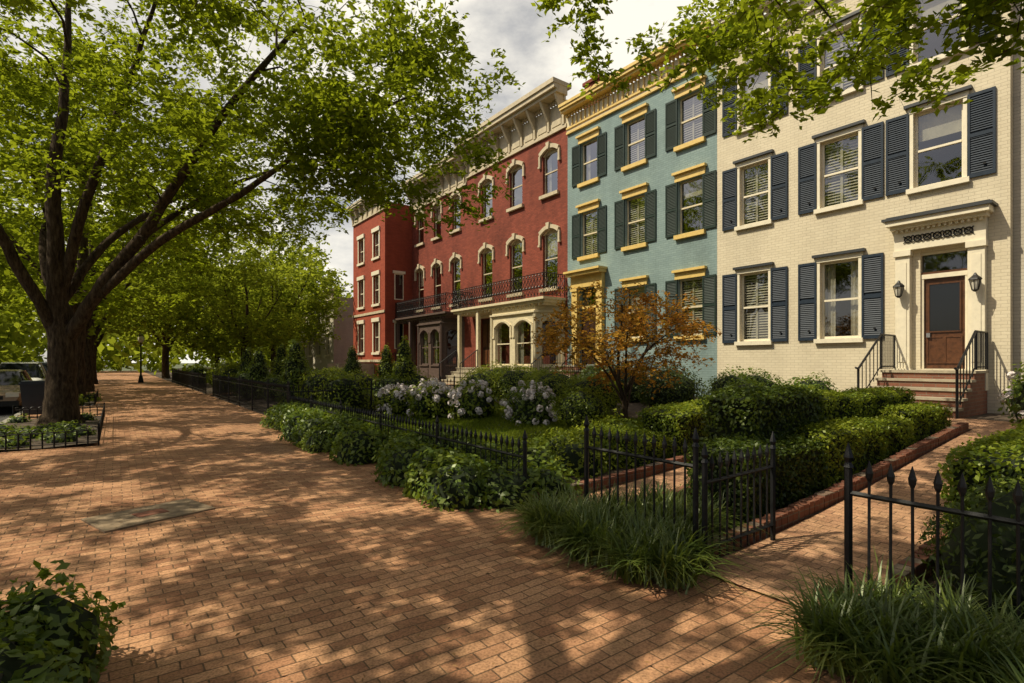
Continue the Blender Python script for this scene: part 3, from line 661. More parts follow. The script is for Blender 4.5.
def make_tree(name,limbs,centers,leaf=0.11,twigs=8,per=16,tw_len=0.75,lmat='leaf_elm',droop=0.35,spread=0.4,twmesh=True,maxbr=0.05,up=0.8):
    E=empty(name,(limbs[0][0][0],limbs[0][0][1],0))
    p=Part(); nodes=[]
    for li,lm in enumerate(limbs):
        pts=[Vector(q[:3]) for q in lm]; rr=[q[3] for q in lm]; P=[];R=[]
        n=len(pts)
        for i in range(n-1):
            p0=pts[max(0,i-1)];p1=pts[i];p2=pts[i+1];p3=pts[min(n-1,i+2)]
            for s in range(5):
                t=s/5; q=0.5*((2*p1)+(p2-p0)*t+(2*p0-5*p1+4*p2-p3)*t*t+(3*p1-p0-3*p2+p3)*t**3)
                if i+s>0: q=q+Vector((random.uniform(-1,1),random.uniform(-1,1),0))*min(0.035,rr[0]*0.2)
                P.append(q); R.append(rr[i]*(1-t)+rr[i+1]*t)
        P.append(pts[-1]); R.append(rr[-1]); p.tube(P,R,'bark',12 if rr[0]>0.15 else 7)
        for q,r in zip(P,R):
            if li>0 or q.z>3: nodes.append((q.x,q.y,q.z,r))
    NA=np.array(nodes); C=np.array(centers)
    d=np.array([np.min(np.linalg.norm(NA[:,:3]-c,axis=1)) for c in C]); order=np.argsort(d)
    base=np.array([limbs[0][0][0],limbs[0][0][1],3.0])
    for ci in order:
        c=C[ci]; dd=np.linalg.norm(NA[:,:3]-c,axis=1)+0.35*np.linalg.norm(NA[:,:3]-base,axis=1); k=int(np.argmin(dd)); a=NA[k,:3]; ln=np.linalg.norm(c-a)
        if ln<0.05: continue
        r0=min(NA[k,3]*0.6,maxbr,0.012+ln*0.014); r1=max(0.006,r0*0.35)
        off=rng.normal(size=3)*0.08*ln; m1=a+(c-a)*0.35+off+np.array([0,0,0.10*ln]); m2=a+(c-a)*0.7+off*0.6+np.array([0,0,0.08*ln])
        p.tube([a,m1,m2,c],[r0,r0*0.8,r0*0.5+r1*0.5,r1],'bark',5)
        NA=np.vstack([NA,[*m1,r0*0.8],[*m2,r0*0.6],[*c,r1]])
    ob=p.build('trunk_and_branches',E,smooth=True,recalc=False)
    m=len(C); K=twigs; ctr=np.repeat(C,K,axis=0); th=rng.uniform(0,2*np.pi,m*K)
    D=np.stack([np.cos(th),np.sin(th),rng.normal(0,spread,m*K)],1); D=norm(D); Lw=rng.uniform(0.5,1.1,(m*K,1))*tw_len
    st=ctr+rng.normal(size=(m*K,3))*0.16*tw_len/0.75
    J=per; t=rng.uniform(0.05,1,(m*K,J)); 
    pos=st[:,None,:]+D[:,None,:]*(Lw[:,None,:]*t[:,:,None]); pos[:,:,2]-=droop*(t**2)*Lw
    side=np.stack([-D[:,1],D[:,0],np.zeros(m*K)],1); sg=rng.choice([-1,1],(m*K,J))
    off=side[:,None,:]*(sg[:,:,None]*leaf*0.6); pos=pos+off+rng.normal(size=pos.shape)*leaf*0.3
    T=D[:,None,:]*0.6+side[:,None,:]*sg[:,:,None]+rng.normal(size=pos.shape)*0.3; T[:,:,2]-=0.35
    Nn=rng.normal(size=pos.shape)*0.5; Nn[:,:,2]+=up
    pos=pos.reshape(-1,3); sz=rng.uniform(0.65,1.25,len(pos))*leaf
    V=leaves(pos,Nn.reshape(-1,3),sz,sz*0.55,T.reshape(-1,3)); mid=np.zeros(len(pos),int)
    if twmesh:
        e=st+D*Lw; e[:,2]-=droop*Lw[:,0]*0.8; c=(st+e)/2; tt=e-st
        V2=leaves(c,rng.normal(size=c.shape),np.linalg.norm(tt,axis=1),0.014,tt,0); V=np.vstack([V,V2]); mid=np.concatenate([mid,np.ones(len(c),int)])
    quads_obj('leaves',V,[lmat,'bark'],mid,E); fixparent(E); return E
def crown(center,rad,n,rmin=0.35,cond=None,th=-0.12,fr=0.45):
    out=[]
    while len(out)<n:
        q=rng.normal(size=3); q/=np.linalg.norm(q); r=rng.uniform(rmin**3,1)**(1/3)
        c=np.array(center)+q*r*np.array(rad)
        nz=mnoise.noise(Vector(c*fr))
        if nz<th: continue
        if cond and not cond(c): continue
        out.append(c)
    return out
def sunholes(c,fx=0.95,fy=0.8,t=-0.06):
    """columns along the sun direction left open so light reaches the pavement (gaps cut into the crown to shape its shade)"""
    k=c[2]/1.28; x=c[0]+0.902*k; y=c[1]-0.431*k
    return mnoise.noise(Vector((x*fx,y*fy,4.2)))>t
# big street tree left
bx,by=-1.12,17.65
limbs=[[(bx,by,-0.1,0.56),(bx,by,0.25,0.38),(bx+0.03,by,1.2,0.30),(bx+0.05,by,2.4,0.29),(bx-0.05,by-0.1,3.6,0.19),(bx-0.1,by-0.2,6,0.15),(bx+0.1,by,8.5,0.10),(bx+0.2,by,11,0.05)],
 [(bx+0.06,by-0.02,2.0,0.18),(-0.4,17.1,3.3,0.155),(0.72,16.2,5.1,0.13),(2.1,14.5,7.6,0.09),(3.5,12.6,9.5,0.04)],
 [(-0.3,17.05,3.3,0.12),(0.9,15.8,4.6,0.105),(2.4,14.0,5.6,0.075),(3.9,12.2,6.8,0.045),(5.2,10.4,7.4,0.02)],
 [(bx-0.05,by,2.3,0.15),(-1.9,17.2,4.0,0.13),(-2.9,16.6,6.0,0.10),(-4.6,15.5,8.0,0.06),(-6,14.5,9,0.03)],
 [(bx,by,3.2,0.14),(-0.6,17.1,5.6,0.115),(0.1,16.6,8.0,0.08),(0.8,15.8,10.5,0.04)],
 [(bx,by,2.9,0.13),(-1.5,18.6,4.6,0.11),(-1.3,20.5,6.8,0.08),(-0.6,22.5,8.4,0.04)],
 [(0.5,16.3,4.7,0.09),(2.2,17.2,6.4,0.065),(4.2,18.0,7.8,0.04)],
 [(bx,by,3.0,0.12),(-0.2,18.2,4.8,0.10),(1.4,19.4,6.6,0.07),(3.2,20.6,8.0,0.03)]]
cc=crown((0.2,16.0,9.4),(8.6,8.4,4.9),480,0.2,lambda c:c[2]>5.2+0.10*max(0,(17-c[1])) and not (c[0]>3.4 and c[1]<8.0) and (sunholes(c) or c[2]<6.0 or c[1]>19),-0.25,0.6)
cc+=crown((5.0,11.4,7.1),(3.0,2.8,2.1),110,0.1,lambda c:c[1]>8.6 and c[0]<7.7,-0.2,0.7)
cc+=crown((2.0,14,6.9),(3.4,4,1.5),40,0.1)
make_tree('street_tree',limbs,cc,leaf=0.15,twigs=8,per=17,tw_len=0.80)
# near tree just left of the camera
nx_,ny_=-1.75,3.0
limbs=[[(nx_,ny_,-0.1,0.42),(nx_,ny_,0.3,0.29),(nx_,ny_,2.5,0.22),(nx_,ny_+0.1,4.2,0.19),(nx_-0.2,ny_,7,0.13),(nx_,ny_,10.5,0.05)],
 [(nx_,ny_,3.6,0.13),(0.2,3.2,6.0,0.11),(2.4,3.3,7.6,0.08),(5.0,3.4,7.7,0.05),(7.2,3.2,6.4,0.025)],
 [(nx_,ny_,4.0,0.11),(-0.2,5.0,6.8,0.09),(1.6,6.6,8.2,0.06),(4.4,7.6,8.8,0.03)],
 [(1.4,3.2,7.0,0.07),(3.6,2.2,7.4,0.05),(5.6,1.4,6.6,0.035),(7.0,1.0,5.4,0.02)],
 [(nx_,ny_,4.0,0.11),(-3.4,4.6,6.6,0.09),(-6.0,5.6,8.0,0.05),(-7.5,7.5,9.0,0.03)],
 [(nx_,ny_,4.0,0.11),(-2.6,1.6,6.6,0.09),(-4.5,-1.5,8.2,0.04)],
 [(nx_,ny_,4.4,0.11),(-0.6,1.4,6.8,0.08),(0.8,-1.6,8.2,0.04)],
 [(nx_,ny_,4.6,0.11),(-2.4,6.6,7.4,0.07),(-2.8,9.0,8.6,0.04)]]
cc=crown((-1.6,4.0,7.9),(7.6,7.6,2.4),330,0.0,lambda c:c[2]>6.2 and not(c[0]>2.2 and c[1]>6.0) and sunholes(c,1.9,1.5,-0.10),-0.5,0.6)
cc+=crown((-5.0,9.0,7.6),(5.0,6.5,1.8),260,0.0,lambda c:c[0]<-0.8 and c[2]>6.0 and sunholes(c,1.9,1.5,-0.10),-0.5,0.6)  # extra canopy mostly out of view, added to throw dappled shade on the pavement
lo=[]
while len(lo)<96:
    x=rng.uniform(4.4,8.6); y=rng.uniform(0.4,5.6); zb=4.45+0.42*max(0,y-3.0)+0.30*abs(x-6.8); z=zb+rng.uniform(0,1)**1.3*2.4
    if mnoise.noise(Vector((x*0.7,y*0.7,z*0.7)))<-0.08: continue
    lo.append((x,y,z))
cc+=[np.array(q) for q in lo]
make_tree('overhanging_tree',limbs,cc,leaf=0.11,twigs=7,per=24,tw_len=0.5,droop=0.4,maxbr=0.025)
def simple_tree(name,x,y,h,r,n,leaf,lmat,tr=0.28,zc=None,per=12,zmin=3.5,twl=1.2,rz=None):
    limbs=[[(x,y,-0.1,tr*1.5),(x,y,0.4,tr*1.1),(x,y,2.4,tr),(x+0.2,y,h*0.5,tr*0.6),(x,y,h*0.85,tr*0.2)]]
    for i in range(5):
        a=2*math.pi*i/5+random.random(); limbs.append([(x,y,2.3+0.3*i,tr*0.5),(x+math.cos(a)*r*0.25,y+math.sin(a)*r*0.25,h*0.42,tr*0.4),(x+math.cos(a)*r*0.65,y+math.sin(a)*r*0.65,h*0.66,tr*0.16)])
    zc=zc or h*0.62
    make_tree(name,limbs,crown((x,y,zc),(r,r,rz or h-zc),n,0.3,lambda c:c[2]>zmin),leaf=leaf,twigs=7,per=per,tw_len=twl,lmat=lmat,twmesh=False)
simple_tree('street_tree',-1.2,27.5,14,7.0,230,0.26,'leaf_elm',0.25,twl=1.1)
simple_tree('street_tree',-1.2,37,14,7.0,170,0.32,'leaf_far',0.25,zmin=3.2)
simple_tree('street_tree',-1.3,49,14,7.0,130,0.4,'leaf_far',0.25,zmin=3.0)
simple_tree('street_tree',4.0,62,14,8,150,0.5,'leaf_far',0.3,zmin=2.6)
simple_tree('street_tree',-14.5,32,15,8,170,0.36,'leaf_far',0.3,zmin=3.0)
simple_tree('street_tree',-14.5,44,15,8,150,0.42,'leaf_far',0.3,zmin=2.6)
simple_tree('street_tree',-14.5,60,15,8,150,0.5,'leaf_far',0.3,zmin=2.2)
simple_tree('garden_tree',9.2,41,11,5.0,170,0.3,'leaf_far',0.2,zmin=2.0)
simple_tree('garden_tree',12.0,50,11,5.5,140,0.34,'leaf_far',0.2,zmin=1.2)
simple_tree('garden_tree',6.0,34,8.5,3.6,130,0.22,'leaf_far',0.14,zmin=2.2,twl=0.9)
simple_tree('garden_tree',7.5,55,10,5.0,120,0.4,'leaf_far',0.2,zmin=1.2)
simple_tree('street_tree',-1.6,-7,12,7,110,0.18,'leaf_elm',0.32,per=12,zmin=5.5)
# distant tree mass
P=[];
for k in range(110):
    x=rng.uniform(-60,80); y=rng.uniform(72,125); r=rng.uniform(4,7); hz=rng.uniform(4,10)
    q=norm(rng.normal(size=(420,3))); P.append(np.array([x,y,hz])+q*np.array([r,r,hz*1.05])*rng.uniform(0.7,1.05,(420,1)))
P=np.vstack(P); P=P[P[:,2]>0]; quads_obj('distant_trees',leaves(P,rng.normal(size=P.shape)+np.array([0,0,0.6]),rng.uniform(0.9,1.6,len(P)),rng.uniform(0.6,1.0,len(P))),['leaf_far'])
# small ornamental maple
mx_,my_=8.6,7.5
limbs=[[(mx_,my_,0.1,0.08),(mx_,my_,0.7,0.05),(mx_-0.1,my_+0.1,1.4,0.035),(mx_-0.1,my_,2.8,0.015)]]
for i in range(7):
    a=2*math.pi*i/7+0.3; limbs.append([(mx_,my_,0.5+0.08*i,0.032),(mx_+math.cos(a)*0.5,my_+math.sin(a)*0.5,1.3+0.1*i,0.022),(mx_+math.cos(a)*1.35,my_+math.sin(a)*1.35,2.1+0.12*(i%3),0.009)])
make_tree('japanese_maple',limbs,crown((mx_,my_,2.2),(1.85,1.85,1.1),105,0.2,lambda c:c[2]>1.2,-0.12,1.2),leaf=0.085,twigs=8,per=11,tw_len=0.42,lmat='leaf_maple',droop=0.25,maxbr=0.012)
# shrubs
def ico(sub=2):
    bm=bmesh.new(); bmesh.ops.create_icosphere(bm,subdivisions=sub,radius=1); v=np.array([p.co[:] for p in bm.verts]); f=[tuple(q.index for q in fc.verts) for fc in bm.faces]; bm.free(); return v,f
IV,IF=ico(2)
def shrub(name,blobs,leaf,dens,lmat,ratio=0.55,core=0.84,flowers=0,up=0.35,jit=0.5):
    """blobs: (x,y,z,rx,ry,rz)"""
    E=empty(name,(blobs[0][0],blobs[0][1],0)); v=[];f=[]; Vs=[];Fl=[]
    for (x,y,z,rx,ry,rz) in blobs:
        b=len(v); R=np.array([rx,ry,rz])
        for q in IV:
            s=core*(1+0.22*mnoise.noise(Vector((q[0]*1.7+x,q[1]*1.7+y,q[2]*1.7)))); v.append((x+q[0]*rx*s,y+q[1]*ry*s,z+q[2]*rz*s))
        f+=[tuple(b+i for i in t) for t in IF]
        area=4*math.pi*((rx*ry)**1.6/3+(rx*rz)**1.6/3+(ry*rz)**1.6/3)**(1/1.6); n=int(area*dens)
        q=norm(rng.normal(size=(n,3))); s=np.array([1+0.22*mnoise.noise(Vector((a[0]*1.7+x,a[1]*1.7+y,a[2]*1.7)))+0.12*mnoise.noise(Vector((a*5+x))) for a in q])[:,None]
        P=np.array([x,y,z])+q*R*s*rng.uniform(0.86,1.12,(n,1)); keep=P[:,2]>(g(x)-0.02 if x>3.6 else 0); P=P[keep]; q=q[keep]
        Nn=q/R; Nn=norm(Nn)+rng.normal(size=P.shape)*jit; Nn[:,2]+=up; sz=rng.uniform(0.6,1.3,len(P))*leaf
        Vs.append(leaves(P,Nn,sz,sz*ratio))
        if flowers:
            m=int(flowers); a=norm(rng.normal(size=(m,3))+np.array([-0.3,-0.2,0.7])); 
            for c in a:
                cc=np.array([x,y,z])+c*R*1.10; k=20; qq=norm(rng.normal(size=(k,3))); Fl.append(leaves(cc+qq*0.07,qq,0.075,0.07))
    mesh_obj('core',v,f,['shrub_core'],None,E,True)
    V=np.vstack(Vs); mid=np.zeros(len(V)//4,int); mats=[lmat]
    if Fl: F=np.vstack(Fl); V=np.vstack([V,F]); mid=np.concatenate([mid,np.ones(len(F)//4,int)]); mats.append('petal')
    quads_obj('foliage',V,mats,mid,E); fixparent(E)
def hedge(name,x0,x1,y0,y1,h,leaf,dens,lmat,slope=0.0):
    """clipped hedge, rounded box; h is absolute height"""
    E=empty(name,((x0+x1)/2,(y0+y1)/2,0)); zb=g((x0+x1)/2)-0.1
    nx=max(2,int((x1-x0)/0.15)); ny=max(2,int((y1-y0)/0.15)); 
    def top(x,y): 
        ex=min(x-x0,x1-x,y-y0,y1-y); return h+slope*(x-x0)+0.06*mnoise.noise(Vector((x*1.1,y*1.1,h)))+0.02*mnoise.noise(Vector((x*4,y*4,h)))-0.08*math.exp(-max(ex,0)*14)
    c=0.05; xs=np.linspace(x0+c,x1-c,nx); ys=np.linspace(y0+c,y1-c,ny); v=[];f=[]
    for x in xs:
        for y in ys: v.append((x,y,top(x,y)-0.05))
    for i in range(nx-1):
        for j in range(ny-1): a=i*ny+j; f.append((a,a+ny,a+ny+1,a+1))
    ring=[i*ny for i in range(nx)]+[(nx-1)*ny+j for j in range(1,ny)]+[i*ny+ny-1 for i in range(nx-2,-1,-1)]+[j for j in range(ny-2,0,-1)]
    b=len(v)
    for r in ring: v.append((v[r][0],v[r][1],zb))
    for k in range(len(ring)): k2=(k+1)%len(ring); f.append((ring[k],ring[k2],b+k2,b+k))
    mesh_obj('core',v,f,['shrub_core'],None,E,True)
    Ps=[];Ns=[]
    n=int((x1-x0)*(y1-y0)*dens*1.4); a=rng.uniform(x0,x1,n); bb=rng.uniform(y0,y1,n); Ps.append(np.stack([a,bb,[top(p,q) for p,q in zip(a,bb)]],1)+rng.normal(size=(n,3))*0.02); Ns.append(np.tile([0,0,1.],(n,1)))
    for (fx,fy,nn,ln) in ((x0,None,(-1,0,0),y1-y0),(x1,None,(1,0,0),y1-y0),(None,y0,(0,-1,0),x1-x0),(None,y1,(0,1,0),x1-x0)):
        n=int(ln*(h-zb)*dens); t=rng.uniform(0,1,n); a=np.full(n,fx) if fx is not None else x0+t*(x1-x0); bb=np.full(n,fy) if fy is not None else y0+t*(y1-y0)
        tp=np.array([top(p,q) for p,q in zip(np.clip(a,x0+.02,x1-.02),np.clip(bb,y0+.02,y1-.02))]); z=zb+rng.uniform(0,1,n)*(tp-zb)
        Pn=np.stack([a,bb,z],1); bul=np.array([0.06*mnoise.noise(Vector(w*2.2)) for w in Pn]); Pn+=np.array(nn)*(bul[:,None]-0.01)+rng.normal(size=(n,3))*0.02; Ps.append(Pn); Ns.append(np.tile(np.array(nn,float),(n,1)))
    P=np.vstack(Ps); Nn=np.vstack(Ns)+rng.normal(size=P.shape)*0.5; sz=rng.uniform(0.6,1.3,len(P))*leaf
    quads_obj('foliage',leaves(P,Nn,sz,sz*0.6),[lmat],None,E); fixparent(E)
# groundcover shrubs spilling along the low fence
bl=[]
for i in range(64):
    y=4.85+i*0.165+rng.uniform(-.1,.1); x=rng.uniform(3.0,4.4) if y<12 else rng.uniform(3.3,4.6)
    r=rng.uniform(0.32,0.50); bl.append((x,y,0.08,r,r*1.1,rng.uniform(0.28,0.52)))
shrub('leafy_border_shrub',bl,0.085,520,'leaf_shrub',0.5,up=0.5,jit=0.7)
bl=[(4.6+rng.uniform(0,2.4),5.0+rng.uniform(0,1.6),0.1,0.4,0.4,rng.uniform(0.35,0.55)) for i in range(14)]
shrub('leafy_border_shrub',bl,0.075,520,'leaf_box',0.5,up=0.5,jit=0.7)
# lawn patch
n=26000; P=np.stack([rng.uniform(4.4,9.0,n),rng.uniform(6.8,14.2,n),np.zeros(n)],1); P[:,2]=[g(x)+0.05 for x in P[:,0]]
quads_obj('lawn_grass',leaves(P,rng.normal(size=(n,3))*[1,1,0.2],0.11,0.02,rng.normal(size=(n,3))*0.5+[0,0,1]),['leaf_grass'])
sheet('lawn',4.3,9.1,6.7,14.3,0,'ground_earth',12,4,lambda x,y:g(x)+0.02)
# mid garden shrubs
shrub('hydrangea_bush',[(6.6,12.2,0.5,.6,.6,.5),(7.2,11.2,0.5,.6,.6,.55),(7.0,13.2,.5,.6,.6,.55),(6.2,13.6,.4,.5,.6,.5)],0.1,260,'leaf_box',0.6,flowers=34)
shrub('hydrangea_bush',[(8.0,10.0,0.5,.6,.6,.55),(7.6,9.3,0.45,.5,.6,.5)],0.1,260,'leaf_shrub',0.6,flowers=30)
shrub('boxwood_mound',[(9.2,10.4,0.8,.75,.75,.6),(9.8,11.6,.8,.7,.7,.55)],0.055,900,'leaf_box')
shrub('boxwood_mound',[(7.8,8.0,0.6,.55,.6,.45),(9.2,9.0,.8,.7,.7,.5)],0.055,900,'leaf_box')
shrub('boxwood_mound',[(10.5,13.5,0.8,1,1,.7),(10.8,15.2,.8,1,1,.7),(9.6,14.6,.7,.8,.8,.6)],0.065,600,'leaf_box')
shrub('garden_shrub',[(11.6,8.6,0.8,.8,.8,.7),(11.8,10.0,0.8,.7,.8,.6),(12.6,11.4,.8,.7,.9,.7),(12.8,12.6,.8,.6,.6,.6)],0.07,520,'leaf_box_dark')
shrub('garden_shrub',[(10.8,6.0,0.7,.6,.6,.5),(11.5,6.8,0.8,.6,.6,.6),(12.6,5.6,.8,.5,.6,.5),(12.9,7.0,.8,.6,.7,.6)],0.07,520,'leaf_shrub')
for i in range(18):
    y=15.3+i*1.15+rng.uniform(-.3,.3); x=rng.uniform(4.6,9.5); k=rng.uniform(0.5,0.9)
    shrub('garden_shrub',[(x,y,0.3+k*0.4,k,k,k*0.95),(x+.6,y+.3,0.3,k*.8,k*.8,k*.7)],0.10,200,random.choice(['leaf_shrub','leaf_box','leaf_box']))
for i,(x,y) in enumerate(((5.2,20),(6.0,22.5),(5.0,25),(6.4,27),(5.4,29.6),(9,19),(10,23),(9.5,26))):
    h=rng.uniform(1.0,1.45); shrub('conical_evergreen',[(x,y,0.5,0.6,0.6,0.7),(x,y,0.5+h*0.5,0.45,0.45,0.7),(x,y,0.5+h,0.25,0.25,0.6)],0.10,260,random.choice(['leaf_shrub','leaf_box']))
for i in range(9):
    y=32+i*2.0; shrub('garden_shrub',[(rng.uniform(4.6,7),y,0.5,1.0,1.2,rng.uniform(0.7,1.3))],0.16,90,'leaf_box')
# hedges by the cream house walk
hedge('boxwood_hedge',4.75,6.4,2.66,3.35,0.74,0.045,1900,'leaf_box_dark')
hedge('boxwood_hedge',5.5,7.2,3.0,3.62,1.25,0.05,1500,'leaf_box_dark')
hedge('boxwood_hedge',6.45,9.2,2.66,3.2,0.80,0.045,1600,'leaf_box')
hedge('boxwood_hedge',9.25,11.0,2.66,3.1,0.92,0.045,1400,'leaf_box')
hedge('boxwood_hedge',7.25,11.0,3.14,3.62,1.14,0.045,1400,'leaf_box')
hedge('boxwood_hedge',6.6,11.4,4.75,5.5,0.86,0.05,1200,'leaf_box',0.05)
hedge('boxwood_hedge',5.9,6.5,4.8,6.3,0.55,0.05,1200,'leaf_box')
hedge('boxwood_hedge',9.0,9.6,5.6,6.9,0.75,0.05,1200,'leaf_box')
# near right plot
bl=[(4.0+rng.uniform(0,1.6),rng.uniform(-2.4,1.0),0.25,0.42,0.42,rng.uniform(0.5,0.66)) for i in range(26)]
shrub('yew_shrub',bl,0.06,900,'leaf_box_dark',0.35)
hedge('boxwood_hedge',5.2,7.4,0.45,1.3,0.93,0.045,1400,'leaf_box')
hedge('boxwood_hedge',7.4,10.2,0.45,1.25,1.0,0.045,1200,'leaf_box')
shrub('hydrangea_bush',[(11.2,1.1,0.9,.6,.6,.6),(11.9,0.6,.9,.6,.7,.7),(12.4,1.7,0.9,.6,.5,.7)],0.09,320,'leaf_shrub',0.6,flowers=24)
# tree-box plants
bl=[(rng.uniform(-1.3,-0.22),rng.uniform(2.1,3.55),0.12,0.28,0.28,rng.uniform(0.28,0.40)) for i in range(30)]
shrub('tree_box_shrub',bl,0.065,800,'leaf_shrub',0.5,up=0.5,jit=0.7)
bl=[(-1.7+rng.uniform(-.5,1.2),rng.uniform(13.2,19.2),0.03,0.25,0.25,0.18) for i in range(22)]
shrub('tree_box_groundcover',bl,0.08,260,'leaf_shrub',0.6)
bl=[(-1.7+rng.uniform(-.5,.9),rng.uniform(25.2,29.2),0.03,0.4,0.4,0.3) for i in range(12)]
shrub('tree_box_groundcover',bl,0.12,160,'leaf_box',0.6)
# liriope
def liriope(name,region,nc,blades=110):
    C=np.stack([rng.uniform(region[0],region[1],nc),rng.uniform(region[2],region[3],nc)],1)
    n=nc*blades; c=np.repeat(C,blades,axis=0)+rng.normal(size=(n,2))*0.05; th=rng.uniform(0,2*np.pi,n); Lb=rng.uniform(0.26,0.58,n); lean=rng.uniform(0.35,1.1,n)
    S=5; pts=[]
    for s in range(S+1):
        t=s/S; hor=Lb*lean*(0.28*t+0.6*t*t); z=Lb*(t*1.1-lean*0.85*t*t); pts.append(np.stack([c[:,0]+np.cos(th)*hor,c[:,1]+np.sin(th)*hor,np.maximum(0.01,0.02+z)],1))
    w=0.0085; side=np.stack([-np.sin(th),np.cos(th),np.zeros(n)],1)
    Vv=np.empty((n,(S+1)*2,3))
    for s in range(S+1):
        ww=w*(1-(s/S)**2*0.9); Vv[:,2*s]=pts[s]-side*ww; Vv[:,2*s+1]=pts[s]+side*ww
    base=np.arange(n)*(2*(S+1)); F=[]
    for s in range(S): F.append(np.stack([base+2*s,base+2*s+1,base+2*s+3,base+2*s+2],1))
    F=np.concatenate(F); me=bpy.data.meshes.new(name); V=Vv.reshape(-1,3).astype(np.float32)
    me.vertices.add(len(V)); me.vertices.foreach_set('co',V.ravel()); me.loops.add(F.size); me.loops.foreach_set('vertex_index',F.ravel().astype(np.int32))
    me.polygons.add(len(F)); me.polygons.foreach_set('loop_start',np.arange(0,F.size,4,dtype=np.int32)); me.polygons.foreach_set('loop_total',np.full(len(F),4,dtype=np.int32))
    me.materials.append(M['leaf_liriope']); me.update(calc_edges=True); o=bpy.data.objects.new(name,me); scene.collection.objects.link(o)
liriope('liriope_grass',(2.95,3.62,2.3,3.8),44); liriope('liriope_grass',(2.85,3.66,-0.6,1.28),66); liriope('liriope_grass',(3.72,4.4,2.65,3.6),22)
# leaf litter
n=3600; P=np.stack([rng.uniform(-2.2,3.5,n),rng.uniform(1.5,22,n),np.full(n,0.014)],1)
quads_obj('leaf_litter',leaves(P,rng.normal(size=(n,3))*0.15+[0,0,1],rng.uniform(0.012,0.045,n),rng.uniform(0.008,0.02,n)),['litter'])
# ------------------------------------------------------------------ CARS etc.
def car(name,x,y,paint,suv=False,flip=False):
    E=empty(name,(x,y,-0.12)); hw=0.9; zr=1.72 if suv else 1.45; zb=0.98 if suv else 0.88
    st=[(0,0.42,0.62,0.62,0.74,0.6),(0.12,0.28,0.72,0.74,0.84,0.7),(1.0,0.2,zb-0.05,zb-0.02,hw,0.78),(1.35,0.2,zb,zb+0.04,hw,0.76),(2.0,0.2,zb,zr-0.05,hw,0.62),(2.6,0.2,zb+0.01,zr,hw,0.62),(3.4,0.2,zb+0.02,zr-0.04,hw,0.62),
        (4.15 if suv else 3.95,0.2,zb+0.03,(zr-0.15) if suv else zb+0.12,hw,0.62),(4.42,0.26,zb,zb+0.03,0.86,0.72),(4.55,0.4,zb-0.15,zb-0.13,0.78,0.66)]
    v=[];f=[];mi=[]
    for (l,z0,zb_,zr_,w,rw) in st:
        pr=[(w*0.9,z0),(w,z0+0.15),(w,(z0+zb_)/2+0.1),(w*0.96,zb_),(rw,zr_-0.03),(rw*0.85,zr_)]
        ring=[(a,b) for a,b in pr]+[(-a,b) for a,b in reversed(pr)]
        for a,b in ring: v.append((a,l if not flip else 4.55-l,b))
    R=12
    for i in range(len(st)-1):
        for j in range(R):
            j2=(j+1)%R; f.append((i*R+j,i*R+j2,(i+1)*R+j2,(i+1)*R+j)); gl=(j in (3,7) and 3<=i<=6) or (j in (4,5,6) and i in (3,7)) ; mi.append(1 if gl else 0)
    f.append(tuple(range(R))); mi.append(0); f.append(tuple((len(st)-1)*R+k for k in range(R))); mi.append(0)
    o=mesh_obj('body',v,f,[paint,'car_glass'],mi,E,False)
    bv=o.modifiers.new('b','BEVEL'); bv.width=0.03; bv.segments=2
    w=Part()
    for sx in (-1,1):
        for wy in (0.85,3.6):
            w.tube([(sx*0.72,wy,0.33),(sx*0.92,wy,0.33)],0.33,'tyre',20); w.tube([(sx*0.90,wy,0.33),(sx*0.935,wy,0.33)],0.2,'chrome',12)
        w.tube([(sx*0.87,2.75,zb),(sx*0.63,2.75,zr-0.03)],0.035,paint,4)
        w.frame((0,0,0),(1,0,0),(0,1,0)); a=sx*0.62
        w.box(a-0.16,a+0.16,0.58,0.72,-0.02,0.14,'lamp_glass'); w.box(a-0.14,a+0.14,0.62,0.8,4.42,4.57,'red_light')
        w.box(sx*0.98-0.07,sx*0.98+0.07,zb+0.0,zb+0.13,1.5,1.62,paint)
    w.box(-0.78,0.78,0.28,0.45,-0.06,0.12,'tyre'); w.box(-0.75,0.75,0.28,0.45,4.42,4.62,'tyre'); w.box(-0.4,0.4,0.5,0.62,-0.015,0.1,'tyre'); w.box(-0.25,0.25,0.48,0.6,4.5,4.58,'curtain_cloth')
    w.build('wheels_and_details',E)
    return E
car('parked_car',-3.30,23.6,'car_bronze'); car('parked_car',-3.40,30.0,'car_white',True); car('parked_car',-3.45,36.6,'car_dark',True); car('parked_car',-3.45,43,'car_bronze'); car('parked_car',-12.4,52,'car_white',True); car('parked_car',-12.4,60,'car_dark')
def trash_bin(x,y):
    E=empty('wheeled_trash_bin',(x,y,0)); p=Part(); v=[]
    for z,s in ((0.08,0.25),(0.95,0.32)):
        for a,b in ((-1,-1),(1,-1),(1,1),(-1,1)): v.append((a*s,b*s*1.1,z))
    f=[(0,1,2,3),(0,4,5,1),(1,5,6,2),(2,6,7,3),(3,7,4,0)]; o=mesh_obj('body',v,f,['bin_plastic'],None,E)
    p.frame((0,0,0),(1,0,0),(0,1,0)); p.box(-0.35,0.35,0.95,1.0,-0.38,0.38,'bin_plastic'); p.box(-0.31,0.31,1.0,1.05,-0.33,0.34,'bin_plastic'); p.box(-0.25,0.25,0.96,1.02,0.385,0.44,'bin_plastic')
    for s in (-1,1): p.tube([(s*0.24,0.3,0.12),(s*0.31,0.3,0.12)],0.12,'tyre',12)
    p.build('lid_and_wheels',E)
trash_bin(-1.85,20.8)
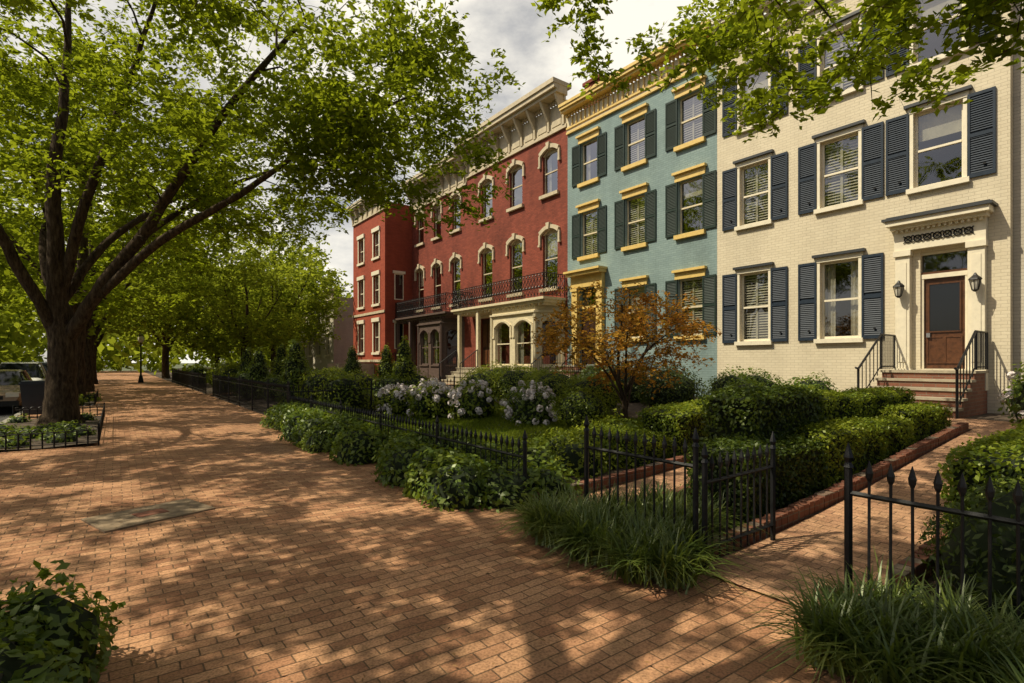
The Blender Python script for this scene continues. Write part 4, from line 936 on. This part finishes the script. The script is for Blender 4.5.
def lamp(x,y):
    E=empty('street_lamp',(x,y,0)); p=Part(); 
    p.tube([(0,0,0),(0,0,0.15),(0,0,0.5),(0,0,0.6),(0,0,3.0),(0,0,3.1)],[0.2,0.18,0.12,0.07,0.05,0.09],'iron_black',10)
    p.tube([(0,0,3.1),(0,0,3.25),(0,0,3.5),(0,0,3.65)],[0.1,0.2,0.2,0.1],'lamp_glass',10); p.tube([(0,0,3.62),(0,0,3.72),(0,0,3.85)],[0.2,0.12,0.01],'iron_black',10); p.build('post_and_globe',E,smooth=True)
lamp(1.6,50); lamp(-1.9,70)
# ------------------------------------------------------------------ LIGHT / WORLD / CAMERA
el=math.radians(52); hd=Vector((-0.90,0.43)).normalized()
sv=Vector((hd.x*math.cos(el),hd.y*math.cos(el),math.sin(el)))
sd=bpy.data.lights.new('sun','SUN'); sd.energy=5.0; sd.angle=math.radians(0.45); sd.color=(1.0,0.90,0.68)
so=bpy.data.objects.new('sun',sd); scene.collection.objects.link(so); so.rotation_euler=sv.to_track_quat('Z','Y').to_euler(); so.location=(-20,10,30)
wd=bpy.data.worlds.new('World'); scene.world=wd; wd.use_nodes=True; nt=wd.node_tree; nt.nodes.clear()
out=nt.nodes.new('ShaderNodeOutputWorld'); bg=N(nt,'ShaderNodeBackground',Strength=0.085)
sk=nt.nodes.new('ShaderNodeTexSky'); sk.sky_type='NISHITA'; sk.sun_disc=False; sk.sun_elevation=el; sk.sun_rotation=math.atan2(hd.x,hd.y); sk.dust_density=3.5; sk.air_density=0.8
tc=N(nt,'ShaderNodeTexCoord'); mp=N(nt,'ShaderNodeMapping'); mp.inputs['Scale'].default_value=(1,1,2.0); mp.inputs['Location'].default_value=(0.4,0.2,0.3); L(nt,tc.outputs['Generated'],mp.inputs[0])
n1=N(nt,'ShaderNodeTexNoise',Scale=3.0,Detail=7.0,Roughness=0.6); L(nt,mp.outputs[0],n1.inputs['Vector'])
dt=N(nt,'ShaderNodeVectorMath',operation='DOT_PRODUCT'); L(nt,tc.outputs['Generated'],dt.inputs[0]); dt.inputs[1].default_value=(0.55,0.73,0.40)
bank=ramp(nt,dt.outputs['Value'],[(0.35,0.0),(0.80,0.30)])
ad=N(nt,'ShaderNodeMath',operation='ADD'); L(nt,n1.outputs[0],ad.inputs[0]); L(nt,bank,ad.inputs[1])
fac=ramp(nt,ad.outputs[0],[(0.55,0.08),(0.84,0.96)])
c=mixrgb(nt,fac,sk.outputs[0],(13.0,12.3,10.8)); L(nt,c,bg.inputs[0]); L(nt,bg.outputs[0],out.inputs[0])
cd=bpy.data.cameras.new('camera'); cam=bpy.data.objects.new('camera',cd); scene.collection.objects.link(cam); scene.camera=cam
cam.location=(0,0,1.6); cam.rotation_euler=(math.radians(90),0,-math.atan(397/530)); cd.sensor_width=36; cd.lens=530/1024*36; cd.shift_y=20.5/1024; cd.clip_end=2000; cd.clip_start=0.05
